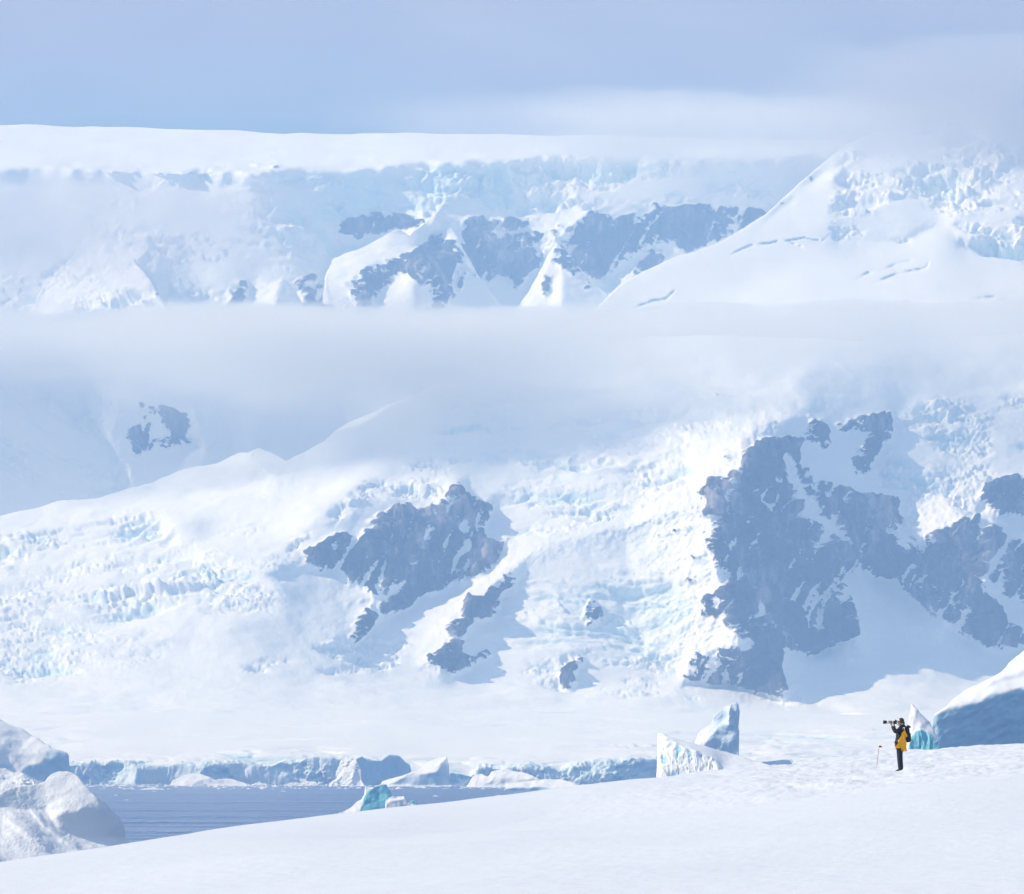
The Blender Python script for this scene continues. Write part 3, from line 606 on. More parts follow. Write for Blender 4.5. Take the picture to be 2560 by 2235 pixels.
def apron():
    us = -260+2.85*np.arange(GP.shape[1]); row = GP[-6]
    ucol = np.arange(-260, 2821, 6.0); nu = len(ucol); vj = 1775.0
    Dj = np.interp(ucol, us, blur(row[:, 1][None].repeat(3, 0), 60)[1])
    nv = 330
    s = np.linspace(0, 1, nv)[:, None]
    Dr = np.interp(ucol, RIM[0], RIM[1][:, 1]); zr_ = np.interp(ucol, RIM[0], RIM[1][:, 2])
    Df = box1(box1(Dr, 4, 0), 4, 0)+14; zl = box1(zr_, 3, 0)-.6
    zf = box1(box1(zl, 60, 0), 60, 0); zj = CAMZ+(HOR-vj)/FPX*Dj
    Y = Df[None]+(Dj-Df)[None]*s**1.25
    k = (Y-Df[None])/(Dj-Df)[None]
    zz = zf[None]+(zj-zf)[None]*(.78*k+.22*k*k)+(zl-zf)[None]*np.exp(-((Y-Df[None])/70.)**2)
    ext = np.array([40., 160., 420.])[:, None]               # run on under the mountain's foot
    Y = np.concatenate([Y, Dj[None]+ext], 0); zz = np.concatenate([zz, zj[None]-2+ext*0], 0); k = np.concatenate([k, np.ones((3, nu))], 0)
    X = (ucol-1280)[None]/FPX*Y; Uu = np.broadcast_to(ucol[None], X.shape)
    near = np.exp(-((Y-Df[None])/170.)**2); right = np.clip((Uu-1450)/300., 0, 1)*np.exp(-((Y-Df[None])/520.)**2)
    wx = 70*fbm(X/260., Y/260., 1., 3)
    patch = np.clip(fbm(X/260., Y/260., 8., 3)*3.4-.05, 0, 1)*np.clip(1.3-k*1.1, 0, 1)
    gate = np.clip(np.maximum(np.maximum(near, right), patch), 0, 1)
    cre = np.clip((ridged((X+wx)/340., (Y+wx*1.3+.2*X)/62., 3., 2)-.50)/.16, 0, 1)
    nn = fbm((X+wx)/120., (Y+wx+.15*X)/85., 2., 3, .55)*4.2
    ter = np.floor(nn)+np.clip((nn-np.floor(nn)-.8)/.2, 0, 1)-nn*.6
    f1, f2, cid, ox, oy = worley2((X+wx)/46., (Y+wx)/38., 4)
    n3 = fbm((X+wx)/190., (Y+wx*1.2+.25*X)/75., 12., 4, .55)*3.6
    ter2 = np.floor(n3)+np.clip((n3-np.floor(n3)-.86)/.14, 0, 1)-n3*.75
    zz = zz+6.5*fbm(X/300., Y/320., 4., 3)*np.clip(k*5, 0, 1)+np.clip(patch+.8*right, 0, 1)*3.2*ter2*np.clip((1-k)*6, 0, 1)-gate*4.5*cre+np.maximum(near, right*.8)*(2.6*ter+2.6*(cid-.5)-2.0*np.clip(1-(f2-f1)/.12, 0, 1))
    P = np.stack([X, Y, zz], -1)
    attrs = {'rock': np.zeros(P.shape[:2]).ravel(), 'ice': np.clip(gate*cre*.8, 0, .7).ravel()}
    o = link('glacier', raw_mesh('glacier', P.reshape(-1, 3), grid_quads(*P.shape[:2])[:, ::-1], attrs), M['mountain']); o['kind'] = 'structure'
apron()
# ------------------------------------------------------------------ the sea
def sea():
    me = bpy.data.meshes.new('sea'); s = 5900
    me.from_pydata([(-s, -1400, 0), (s, -1400, 0), (s, 16900, 0), (-s, 16900, 0)], [], [(0, 1, 2, 3)])
    m, nt, b = mat_new('sea_water'); N = nt.nodes.new; L = nt.links.new
    b.inputs['Base Color'].default_value = (.016, .11, .32, 1); b.inputs['Roughness'].default_value = .25; b.inputs['IOR'].default_value = 1.33
    geo = N('ShaderNodeNewGeometry')
    hs = None
    for sc, st, det, ms in ((.55, .5, 3, (1, .16, 1)), (.16, 1.1, 3, (1, .2, 1)), (.05, .7, 4, (1., .35, 1))):
        mp = N('ShaderNodeMapping'); mp.inputs['Scale'].default_value = ms; mp.inputs['Rotation'].default_value = (0, 0, .06); L(geo.outputs['Position'], mp.inputs[0])
        n = N('ShaderNodeTexNoise'); n.inputs['Scale'].default_value = sc; n.inputs['Detail'].default_value = det; L(mp.outputs[0], n.inputs['Vector'])
        k = N('ShaderNodeMath'); k.operation = 'MULTIPLY'; k.inputs[1].default_value = st; L(n.outputs['Fac'], k.inputs[0])
        if hs is None: hs = k.outputs[0]
        else:
            a = N('ShaderNodeMath'); a.operation = 'ADD'; L(hs, a.inputs[0]); L(k.outputs[0], a.inputs[1]); hs = a.outputs[0]
    # wind lanes: rougher and smoother water
    mp = N('ShaderNodeMapping'); mp.inputs['Scale'].default_value = (.0025, .012, 1); L(geo.outputs['Position'], mp.inputs[0])
    n = N('ShaderNodeTexNoise'); n.inputs['Scale'].default_value = 1.; n.inputs['Detail'].default_value = 5; n.inputs['Roughness'].default_value = .65; L(mp.outputs[0], n.inputs['Vector'])
    mr = N('ShaderNodeMapRange'); mr.inputs[1].default_value = .32; mr.inputs[2].default_value = .68; mr.inputs[3].default_value = .2; mr.inputs[4].default_value = 1.6; L(n.outputs['Fac'], mr.inputs[0])
    k = N('ShaderNodeMath'); k.operation = 'MULTIPLY'; L(hs, k.inputs[0]); L(mr.outputs[0], k.inputs[1]); hs = k.outputs[0]
    bp = N('ShaderNodeBump'); bp.inputs['Distance'].default_value = 3.5; bp.inputs['Strength'].default_value = 1.
    L(hs, bp.inputs['Height']); L(bp.outputs[0], b.inputs['Normal'])
    o = link('sea', me, m); o['kind'] = 'structure'
sea()
# ------------------------------------------------------------------ foreground snow slope
GA, GB, GC = -1.7, .076, .008
CREST = V5((-900,1030),(0,890),(520,815),(1000,740),(1650,660),(2053,616))+V6((400,565),(620,545),(840,520),(1000,510),(1200,485),(1500,450),(1700,440),(1900,425),(2053,415),(3000,340))
def ground_plane(x, y): return CAMZ+GA+GB*x+GC*y
def crest_d(u):
    v = np.interp(u, [p[0] for p in CREST], [p[1] for p in CREST])
    return 1.7/(GC+GB*(u-1280)/FPX+(v-HOR)/FPX)
def ground_z(x, y):
    x = np.asarray(x, float); y = np.asarray(y, float)
    u = x/np.maximum(y, 4)*FPX+1280; dc = crest_d(np.clip(u, -500, 3100)); ov = np.maximum(y-dc, 0)
    z = ground_plane(x, y)-np.where(ov < 30, .012*ov**2, .012*900+(ov-30)*.72)
    und = (.10+.38*np.clip((dc-y)/30., 0, 1)*np.clip((y-25)/25., 0, 1)*(1-np.exp(-((x-12)/9.)**2-((y-100)/26.)**2)))*fbm(x/15., y/26., 5.5, 2)+.05*fbm(x/6., y/14., 6.5, 3)
    z = z+und*np.clip((y-8)/30, 0, 1)*np.clip(1.1-.5*np.clip((dc-y)/-20, 0, 2), 0, 1)
    # trampled snow around the photographer
    tr = np.clip((u-1330)/700., 0, 1)*np.clip((y-(76-.0*u))/14., 0, 1)*np.clip(1.2+.9*fbm(x/5., y/16., 9., 2), .15, 1.1)
    f1, f2, cid, ox, oy = worley2(x/.46+.5*perlin(x/.9, y/.9, 0), y/1.1, 21)
    pit = -np.clip(1-f1/.42, 0, 1)*(cid > .45)
    z = z+tr*(.055*fbm(x/.5, y/1.3, 2., 4, .55)+.05*pit+.12*fbm(x/2.2, y/5., 7.5, 2))
    z = z+.006*fbm(x/.4, y/1.2, 1.5, 3)
    return z
def foreground():
    uc = np.concatenate([np.arange(-700, 1300, 12.), np.arange(1300, 2700, 4.0), np.arange(2700, 3200, 14.)])
    dn = np.concatenate([np.geomspace(3.5, 60, 50), np.arange(60.5, 72, .5)])
    rows_d = []
    dc = crest_d(np.clip(uc, -500, 3100))
    t = np.concatenate([np.linspace(0, 1, 240)])
    Y = 30+(dc[None]-30)*t[:, None]
    near = np.geomspace(3.0, 29.5, 36)[:, None].repeat(len(uc), 1)
    far = dc[None]+np.concatenate([np.linspace(.3, 6, 24), np.geomspace(7, 60, 16)])[:, None]
    Y = np.concatenate([near, Y, far], 0)
    X = (uc[None]-1280)/FPX*Y
    Z = ground_z(X, Y)
    Z = np.maximum(Z, -2.0)
    P = np.stack([X, Y, Z], -1)
    m, nt, b = mat_new('cloud_shade_toned_snow'); N = nt.nodes.new; L = nt.links.new
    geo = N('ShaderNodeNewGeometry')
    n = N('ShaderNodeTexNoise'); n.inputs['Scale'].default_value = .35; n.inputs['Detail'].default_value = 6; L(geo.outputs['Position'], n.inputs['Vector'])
    mx = N('ShaderNodeMix'); mx.data_type = 'RGBA'; mx.inputs[6].default_value = (.65, .69, .76, 1); mx.inputs[7].default_value = (.69, .73, .795, 1)  # thin cloud's shade put into the base colour: darker, bluer snow
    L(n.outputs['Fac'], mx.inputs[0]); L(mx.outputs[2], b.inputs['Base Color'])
    n2 = N('ShaderNodeTexNoise'); n2.inputs['Scale'].default_value = 3.; n2.inputs['Detail'].default_value = 6; L(geo.outputs['Position'], n2.inputs['Vector'])
    bp = N('ShaderNodeBump'); bp.inputs['Distance'].default_value = .05; bp.inputs['Strength'].default_value = .5; L(n2.outputs['Fac'], bp.inputs['Height']); L(bp.outputs[0], b.inputs['Normal'])
    b.inputs['Roughness'].default_value = .8; b.inputs['Specular IOR Level'].default_value = .1
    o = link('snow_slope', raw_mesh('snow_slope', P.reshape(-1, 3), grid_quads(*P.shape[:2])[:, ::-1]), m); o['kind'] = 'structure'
foreground()
# ------------------------------------------------------------------ icebergs
def berg(label, top, D, base=(45, 0), paints=(), ices=(), step=1.6, disp=(.5, 6.), seracs=(), rag=2., name='iceberg', mat='berg', pad=10, cat='iceberg', group='icebergs in the bay',
         back=(.9, .9), tents=(), bulge=None, seed=1.4, detail=None, top_rag=1.2, up=40, ice_steep=.25, aniso=.6):
    wl = HOR+CAMZ*FPX/D
    top = list(top); us = [p[0] for p in top]; vt = [p[1] for p in top]
    if us[0] > -250: top = [(us[0]-pad, wl+8)]+top
    if us[-1] < 2700: top = top+[(us[-1]+pad, wl+8)]
    u0, u1 = top[0][0], top[-1][0]
    mid = (us[0]+us[-1])*.5
    o, P, _ = relief(name, u0, u1, min(vt)-up, wl+8, step, top, (mid, wl-2, D), base, paints, tents=tents, ices=ices, seracs=seracs, back=back, mat=M[mat], snow_disp=disp,
                     rock_disp=0, rag=rag, top_rag=top_rag, seed=seed, parent_kind=None, bulge=bulge, detail=detail, ice_steep=ice_steep, aniso=aniso)
    tag(o, label, cat, group)
    return o
def dimples(cell, amp):
    def f(U, Vv, X, Y, Zz, n):
        w = cell*.5*fbm(X/cell/2, Zz/cell/2, 3., 2)
        f1, f2, cid, ox, oy = worley2((X+w)/cell, (Zz*1.25+w)/cell*1.5, 12)
        g = np.clip(.75+1.2*fbm(X/cell/7, Zz/cell/7, 6., 2), .15, 1.2)
        return amp*(np.clip(f1, 0, .8)-.4)*g*1.6, np.zeros(U.shape)
    return f
def bergs():
    # big weathered berg close in on the left
    lower = Z1((-300,700),(0,690),(100,705),(220,705),(330,720),(420,850),(560,905),(700,930),(830,915),(930,940),(1000,1010),(1000,1200),(-300,1200))
    berg('large weathered iceberg with a dimpled crown, nearest the snow slope on the left', Z1((-1150,640),(-300,640),(0,600),(60,560),(120,545),(200,545),(260,525),(330,510),(350,480),(380,450),(430,435),(490,430),(530,440),(570,465),(600,510),(640,560),(690,610),(740,650),(790,680),(830,730),(880,790),(910,850),(918,900),(927,937),(965,970)), 425,
         (44, -12), paints=[
            (Z1((340,490),(430,440),(560,470),(700,630),(740,720),(620,700),(500,720),(400,770),(330,720),(300,600)), 44, -30, 4),
            (Z1((-300,600),(120,545),(330,510),(350,560),(330,690),(220,705),(0,690),(-300,690)), 42, -25, 5),
            (Z1((400,770),(440,755),(500,720),(560,740),(620,700),(740,720),(790,770),(825,840),(835,920),(700,925),(560,900),(450,850)), 80, 40, 3),
            (Z1((690,640),(790,680),(830,730),(910,850),(930,940),(835,920),(800,780),(740,700)), 72, 62, 3),
            (lower, 38, 66, 5),
            (Z1((0,790),(40,770),(330,1000),(300,1040),(200,1050),(0,900)), 36, 48, 4), (Z1((200,705),(260,740),(420,900),(560,990),(520,1010),(330,880)), 38, 50, 4),
            (Z1((0,920),(60,930),(280,1045),(240,1100),(0,1100)), 36, 45, 4), (Z1((280,720),(340,740),(400,830),(360,830)), 38, 50, 4)],
         tents=[(Z1((40,765),(200,880),(340,1000)), 18, 18, .5), (Z1((210,700),(330,840),(560,995)), 16, 16, .5), (Z1((20,700),(160,800),(420,1030)), 16, 16, .45)],
         ices=[(Z1((-300,560),(180,560),(330,560),(330,690),(200,705),(-300,690)), .4, 14), (Z1((360,470),(430,440),(520,480),(440,560),(350,560)), .3, 12)],
         step=1.9, disp=(.16, 2.2), detail=dimples(.40, .045), seed=3.2, back=(.8, .9), top_rag=2.0, ice_steep=.0)
    berg('small turquoise ice lump at the left edge below the large weathered berg', Z1((-250,1010),(-120,1000),(0,1010),(25,1040),(45,1075)), 470, (60, 15), ices=[([(-300, 2000), (100, 2000), (100, 2300), (-300, 2300)], .95, 2)], step=1.2, disp=(.2, 1.2), mat='berg_teal', seed=5.1)
    # smooth snow-topped berg behind it
    berg('snow-capped iceberg with a broken blue end, behind the weathered one on the left', Z1((-1150,-260),(-400,-200),(0,45),(60,90),(140,112),(200,150),(280,195),(380,268),(440,280),(495,308),(508,370),(520,420),(535,470)), 1800,
         (34, 24), paints=[(Z1((-400,220),(0,265),(60,300),(140,400),(150,440),(0,440),(-400,440)), 78, 20, 4), (Z1((150,440),(230,382),(310,392),(325,300),(380,270),(500,305),(545,500),(300,530),(255,490)), 80, 14, 3),
                           (Z1((-300,-150),(0,45),(200,150),(400,290),(340,330),(150,200),(0,100)), 32, -18, 8), (Z1((320,300),(380,280),(410,330),(360,370)), 45, -20, 3)],
         ices=[(Z1((150,440),(230,382),(310,392),(325,300),(380,270),(500,305),(545,500),(300,530)), .55, 4), (Z1((-400,260),(140,400),(0,440),(-400,440)), .4, 6)], disp=(2.0, 18.), step=2.4, seed=2.6, top_rag=1.5)
    berg('low ridge of ice rubble at the foot of the snow-capped berg', Z1((-900,430),(-200,430),(0,415),(40,412),(100,437),(150,442),(200,470),(250,490)), 1350, (42, 0), disp=(1.2, 7.), seracs=[([(-500, 1800), (200, 1800), (200, 2100), (-500, 2100)], 3.5, 1.4, 2, 1.2)], seed=4.4, name='iceberg')
    # bergs along the glacier front
    berg('rounded low iceberg with a smooth white back in front of the ice cliff', Z1((1258,515),(1270,495),(1340,465),(1400,447),(1440,445),(1490,460),(1540,480),(1580,500),(1640,485),(1700,490),(1760,510),(1805,524)), 2950, (42, -12), paints=[(Z1((1400,530),(1440,505),(1560,490),(1640,490),(1810,530)), 66, 22, 2)], disp=(1.2, 14.), step=1.2, seed=1.9, up=24)
    berg('flat dark-edged floe alone on open water near the low white berg', Z1((1028,567),(1060,560),(1130,555),(1195,563),(1205,568)), 2260, (30, 0), paints=[(Z1((1030,568),(1120,568),(1210,566),(1210,575),(1030,575)), 75, 15, 1)], disp=(.3, 5.), step=1., seed=2.9, name='ice_floe', cat='ice floe', group='ice floes', up=16, pad=4)
    berg('crumbling pale iceberg leaning on the blue tabular block', Z2((365,505),(385,478),(420,428),(450,352),(500,330),(555,342),(590,430),(604,505)), 2900, (58, -28), paints=[(Z2((520,520),(560,380),(610,520)), 70, 40, 3)], disp=(2.2, 12.), seracs=[(Z2((300,300),(650,300),(650,560),(300,560)), 6, 2.2, 2, 1.)], step=1.2, seed=3.7, up=24)
    berg('flat-topped pale blue iceberg between the crumbling berg and the wedge', Z2((560,342),(600,325),(650,362),(740,356),(800,316),(870,330),(920,370),(953,386),(958,430),(962,500)), 3020, (80, 12), disp=(2.5, 30.), ices=[(Z2((500,300),(1000,300),(1000,560),(500,560)), .55, 2)], step=1.2, seed=5.5, up=24)
    berg('wedge-shaped iceberg with a sunlit ramp rising to a sharp point', Z2((752,508),(880,470),(1000,430),(1080,370),(1150,335),(1226,320),(1238,400),(1240,505)), 2820, (30, -34), paints=[(Z2((800,530),(860,497),(900,480),(940,455),(1050,452),(1160,440),(1180,370),(1228,318),(1250,400),(1250,540)), 80, 26, 2)], ices=[(Z2((800,530),(900,480),(1160,440),(1228,318),(1250,540)), .35, 3)], disp=(1.2, 14.), step=1.2, seed=1.2, up=24, aniso=.9)
    berg('jagged blue ice slab just right of the wedge-shaped berg', Z2((1246,445),(1300,450),(1380,466),(1410,480),(1425,505)), 3050, (78, 5), disp=(2., 12.), ices=[(Z2((1200,400),(1500,400),(1500,560),(1200,560)), .5, 2)], step=1.2, seed=8.2, up=20)
    berg('twin-humped white iceberg with a shaded foot, left of the cracked cliff berg', Z2((1385,518),(1430,460),(1480,450),(1525,470),(1545,440),(1600,422),(1680,420),(1750,432),(1850,462),(1895,490),(1925,508)), 2650, (40, -22), paints=[(Z2((1540,520),(1570,470),(1620,500),(1680,480),(1780,495),(1930,490),(1930,530),(1480,530),(1500,515)), 76, 20, 2)], disp=(1.6, 12.), step=1.2, seed=6.6, up=24)
    berg('long low snow-covered floe with a dark blue underside', Z2((1650,560),(1680,533),(1800,505),(1950,492),(2053,490),(2130,510),(2180,535)), 2180, (16, -8), paints=[(Z2((1640,575),(1660,553),(1800,555),(1900,548),(2000,562),(2190,548),(2190,590),(1640,590)), 80, 12, 1.5)], ices=[(Z2((1640,575),(1660,553),(1900,548),(2190,548),(2190,590),(1640,590)), .7, 2)], disp=(.7, 7.), step=1.2, seed=4.9, name='ice_floe', cat='ice floe', group='ice floes', up=20)
    # turquoise group in the middle of the water
    berg('bright turquoise iceberg with a tilted crest standing in open water', Z2((425,745),(470,722),(510,702),(560,662),(600,640),(622,590),(618,548),(640,541),(660,541),(690,548),(740,529),(775,530),(800,570),(840,616),(862,660),(870,700)), 900, (66, 8), paints=[(Z2((420,760),(510,700),(560,660),(600,640),(625,590),(650,560),(620,640),(580,720),(500,760)), 48, -35, 2), (Z2((620,540),(690,548),(660,580),(630,600)), 50, -30, 2)],
         ices=[(Z2((640,570),(700,550),(775,530),(850,630),(870,730),(560,760),(600,680)), .95, 3)], disp=(.7, 5.), mat='berg_teal', step=1.2, seed=7.1, up=24)
    berg('grey-lilac rounded ice lump against the turquoise berg', Z2((777,642),(800,630),(870,613),(908,616),(925,645),(940,680)), 840, (62, 8), disp=(.4, 2.5), paints=[(Z2((770,650),(870,612),(920,620),(900,640),(800,655)), 30, -20, 2)], step=1., seed=3.9, up=16, pad=4, ice_steep=.05)
    berg('small teal ice fragment to the right of the grey-lilac lump', Z2((938,672),(960,655),(975,649),(1000,650),(1002,680)), 820, (60, 0), ices=[(Z2((900,640),(1050,640),(1050,670),(900,670)), .8, 2)], disp=(.3, 1.8), mat='berg_teal', step=1., seed=9.9, up=14, pad=4)
    # cracked cliff berg and the fin
    cl = Z3((765,345),(830,380),(960,468),(1100,508),(1180,540),(1235,600),(1245,660),(1000,720),(780,760))
    berg('cracked iceberg with a fissured turquoise cliff and long snow ramp', Z3((772,352),(785,347),(800,348),(850,375),(900,390),(1000,420),(1100,440),(1200,470),(1300,500),(1400,530),(1500,560),(1600,590),(1655,604)), 1400, (17, 14), paints=[(cl, 76, -22, 2.5), (Z3((760,340),(830,380),(840,480),(800,500)), 70, -45, 2)], ices=[(cl, .25, 2)], detail=flutes(3.2, 1.5, cl), disp=(.5, 8.), step=1.5, seed=2.2, up=24, mat='berg_teal', ice_steep=.0, top_rag=3.)
    berg('tall fin-shaped iceberg with a pointed tip behind the cracked cliff berg', Z3((1020,412),(1060,370),(1130,312),(1180,270),(1210,212),(1260,162),(1285,135),(1300,130),(1318,134),(1330,122),(1372,112),(1383,130),(1386,200),(1389,330),(1386,450),(1384,520)), 1620, (66, -12), paints=[(Z3((1015,420),(1130,312),(1190,268),(1225,310),(1190,380),(1120,440),(1060,440)), 46, -44, 4), (Z3((1120,440),(1200,350),(1235,318),(1300,300),(1400,290),(1400,560),(1060,560)), 74, 10, 4), (Z3((1190,270),(1260,160),(1320,130),(1310,250),(1220,300)), 62, -28, 4)],
         tents=[(Z3((1322,128),(1310,200),(1316,290)), 14, 14, 2.2)], ices=[(Z3((1200,100),(1400,100),(1400,560),(1100,560)), .5, 6)], disp=(2.2, 11.), step=1.2, seed=4.1, up=30, ice_steep=.1)
    berg('thin dark-shadowed ice ledge right of the snow ramp', Z3((1570,572),(1640,566),(1720,556),(1785,556),(1800,580)), 1900, (78, 10), disp=(.6, 6.), step=1.2, seed=5.9, up=18)
    # bergs behind the photographer
    teal = Z4((840,1240),(890,1100),(940,1020),(1000,1000),(1060,1030),(1110,1080),(1170,1130),(1215,1240),(1215,1700),(840,1700))
    berg('sharp-pinnacled turquoise iceberg directly behind the photographer', Z4((858,1230),(868,960),(885,840),(897,745),(904,738),(930,765),(970,832),(1030,882),(1090,925),(1120,985),(1160,1085),(1212,1225)), 690, (48, 22), paints=[(teal, 82, -6, 3), (Z4((860,1230),(870,950),(900,740),(935,800),(920,1000),(890,1100)), 66, -38, 3), (Z4((930,900),(980,900),(1000,960),(960,1020),(930,1060)), 50, -25, 2)], ices=[(teal, .85, 4)], detail=flutes(1.6, .5, teal), disp=(.5, 4.5), step=1.3, seed=3.4, up=40, mat='berg_teal', ice_steep=0.)
    face = Z4((1090,930),(1115,855),(1260,792),(1420,750),(1620,712),(1720,642),(1870,617),(1980,582),(2053,556),(2500,400),(3400,150),(3400,2200),(1000,2200))
    berg('huge iceberg with a sheer shaded blue face and sunlit snow ramp on the right', Z4((1096,960),(1102,900),(1115,865),(1150,832),(1260,770),(1340,690),(1460,592),(1580,532),(1700,470),(1800,400),(1920,290),(2053,180),(2400,-60),(3000,-150),(3450,-170)), 760, (27, -22), paints=[(face, 83, 20, 3), (Z4((1090,930),(1115,860),(1160,835),(1170,1000),(1210,1230),(1190,1250),(1100,1100)), 74, -30, 3), (Z4((1560,640),(1720,540),(1900,440),(2053,380),(2600,150),(2600,200),(2053,430),(1850,500),(1640,610)), 50, 20, 3)],
         ices=[(face, .75, 4), (Z4((1090,930),(1160,850),(1180,1000),(1220,1240),(1100,1240)), .4, 6)], disp=(.9, 14.), step=2.6, seed=6.9, up=60, ice_steep=.0,
         detail=lambda U, Vv, X, Y, Zz, n: (blur(inpoly(face, U, Vv), 3)*(  .35*fbm((X+.6*Zz)/6., (Zz-.5*X)/2.8, 2., 4, .5)+.22*ridged((X+Zz)/7., (Zz-.6*X)/3., 4., 2)), np.zeros(U.shape)))
bergs()
# small drifting pieces
def floes():
    rnd = random.Random(4)
    spots = [('small white floe drifting below the round-backed low berg', Z1((1130, 577))[0], 30, 5), ('thin floe in the middle of the water left of the turquoise berg', Z1((930, 640))[0], 26, 4),
             ('white ice chunk on the water below the wedge-shaped berg', Z2((1048, 548))[0], 52, 12), ('pair of tiny ice chunks on the water right of the turquoise berg', Z2((1140, 612))[0], 44, 7),
             ('flat ice sliver just above the snow crest, right of centre', Z2((1600, 606))[0], 40, 6), ('small ice piece far left on the water beside the turquoise berg', Z2((20, 576))[0], 40, 5),
             ('low ice piece in the water below the jagged blue slab', Z2((1340, 540))[0], 40, 6), ('faint ice sliver near the water edge beside the weathered berg', Z1((850, 605))[0], 26, 4),
             ('pale ice heap at the waterline under the wedge-shaped berg', Z2((1040, 520))[0], 130, 32), ('low rubble heap at the waterline under the ice cliff, left of the crumbling berg', Z2((215, 505))[0], 130, 46),
             ('bluish rubble mound at the waterline left of the pale heap', Z2((110, 510))[0], 150, 30), ('small ice heap at the cliff foot right of the low white berg', Z1((1910, 515))[0], 110, 26),
             ('rounded ice chunk at the foot of the cliff beside the cracked berg', Z3((690, 690))[0], 90, 50), ('little snowy block next to the rounded chunk by the cracked berg', Z3((765, 690))[0], 70, 36),
             ('white slab with a shaded front under the ice cliff near the cracked berg', Z3((540, 690))[0], 150, 32), ('flat slab under the ice cliff left of the shaded slab', Z3((340, 710))[0], 130, 26),
             ('blue-white block among the rubble at the long floe end', Z3((80, 710))[0], 120, 26), ('low ice chunk at the waterline under the pale blue tabular berg', Z2((680, 512))[0], 110, 24),
             ('second ice chunk at the waterline, below the crumbling berg', Z2((480, 515))[0], 120, 28)]
    for k, (lab, (px, py), w, h) in enumerate(spots):
        kk = 700/2053.; D = min(CAMZ*FPX/(py+2-HOR), 3050); w *= kk; h *= kk
        wl = HOR+CAMZ*FPX/D
        top = [(px-w/2, wl-.3*h)]+[(px-w/2+w*t, wl-h*(math.sin(math.pi*t)**.6)*rnd.uniform(.65, 1.05)) for t in (.15, .3, .45, .6, .75, .88)]+[(px+w/2, wl-.2*h)]
        m = D/FPX
        berg(lab, top, D, (48, rnd.uniform(-25, 5)), disp=(.12*h*m, .5*h*m+.3), step=max(.7, min(1.2, w/16)), name='ice_floe', cat='ice floe', group='ice floes', pad=2, up=8, top_rag=.06*h, rag=.6, seed=1+k*.37)
    # brash ice that nobody could count along the foot of the cliff
    V_, F_ = [], []
    for i in range(1500):
        px = rnd.uniform(-300, 2100); D = rnd.triangular(2650, 3230, 3200) if i % 4 else rnd.uniform(2300, 3000)
        x = (px-1280)/FPX*D; s = rnd.uniform(.4, 1.7)*(1 if i % 9 else 1.8); a = rnd.uniform(0, 6.28); b = len(V_)
        for j in range(5):
            q = a+j*1.2566+rnd.uniform(-.3, .3); V_.append((x+s*1.5*math.cos(q), D+s*math.sin(q), -.1))
        V_.append((x+rnd.uniform(-.3, .3)*s, D+rnd.uniform(-.3, .3)*s, s*rnd.uniform(.3, .9)))
        V_.append((x+rnd.uniform(-.9, .9)*s, D+rnd.uniform(-.5, .5)*s, s*rnd.uniform(.2, .6)))
        F_ += [(b, b+1, b+5), (b+1, b+2, b+5), (b+2, b+6, b+5), (b+2, b+3, b+6), (b+3, b+4, b+6), (b+4, b, b+5), (b+4, b+5, b+6)]
    me = bpy.data.meshes.new('brash_ice'); me.from_pydata(V_, [], F_); o = link('brash_ice', me, solid('brash_ice', (.80, .85, .9), .7, .2)); o['kind'] = 'stuff'
floes()
# ------------------------------------------------------------------ the photographer
def skin(name, chain_pts, edges, radii, mat, parent=None, root=0, sub=2, flat=None):
    me = bpy.data.meshes.new(name); me.from_pydata(chain_pts, edges, [])
    o = bpy.data.objects.new(name, me); scene.collection.objects.link(o)
    md = o.modifiers.new('skin', 'SKIN'); md.use_smooth_shade = True; md.branch_smoothing = .4
    for i, r in enumerate(radii):
        sv = me.skin_vertices[0].data[i]; sv.radius = r if isinstance(r, tuple) else (r, r); sv.use_root = (i == root)
    ss = o.modifiers.new('sub', 'SUBSURF'); ss.levels = sub; ss.render_levels = sub
    dg = bpy.context.evaluated_depsgraph_get(); m2 = bpy.data.meshes.new_from_object(o.evaluated_get(dg))
    bpy.data.objects.remove(o); bpy.data.meshes.remove(me)
    m2.name = name; m2.materials.clear(); m2.polygons.foreach_set('use_smooth', np.ones(len(m2.polygons), bool))
    return link(name, m2, mat, parent)
def bm_obj(name, bm, mat, parent=None, smooth=True):
    me = bpy.data.meshes.new(name); bm.normal_update(); bm.to_mesh(me); bm.free()
    if smooth: me.polygons.foreach_set('use_smooth', np.ones(len(me.polygons), bool))
    return link(name, me, mat, parent)
def bbox(center, size, bevel=.01, seg=2, rot=None, taper=None):
    bm = bmesh.new(); bmesh.ops.create_cube(bm, size=1.)
    for v in bm.verts:
        v.co = Vector((v.co.x*size[0], v.co.y*size[1], v.co.z*size[2]))
        if taper and v.co.z > 0: v.co.x *= taper; v.co.y *= taper
    if bevel: bmesh.ops.bevel(bm, geom=list(bm.edges), offset=bevel, segments=seg, affect='EDGES', profile=.5)
    if rot is not None: bmesh.ops.rotate(bm, verts=bm.verts, cent=(0, 0, 0), matrix=rot)
    bmesh.ops.translate(bm, verts=bm.verts, vec=center)
    return bm
def tube(p0, p1, r0, r1, seg=16, bevel=0):
    bm = bmesh.new(); d = Vector(p1)-Vector(p0)
    bmesh.ops.create_cone(bm, cap_ends=True, segments=seg, radius1=r0, radius2=r1, depth=d.length)
    bmesh.ops.rotate(bm, verts=bm.verts, cent=(0, 0, 0), matrix=d.to_track_quat('Z', 'Y').to_matrix())
    bmesh.ops.translate(bm, verts=bm.verts, vec=(Vector(p0)+Vector(p1))*.5)
    return bm
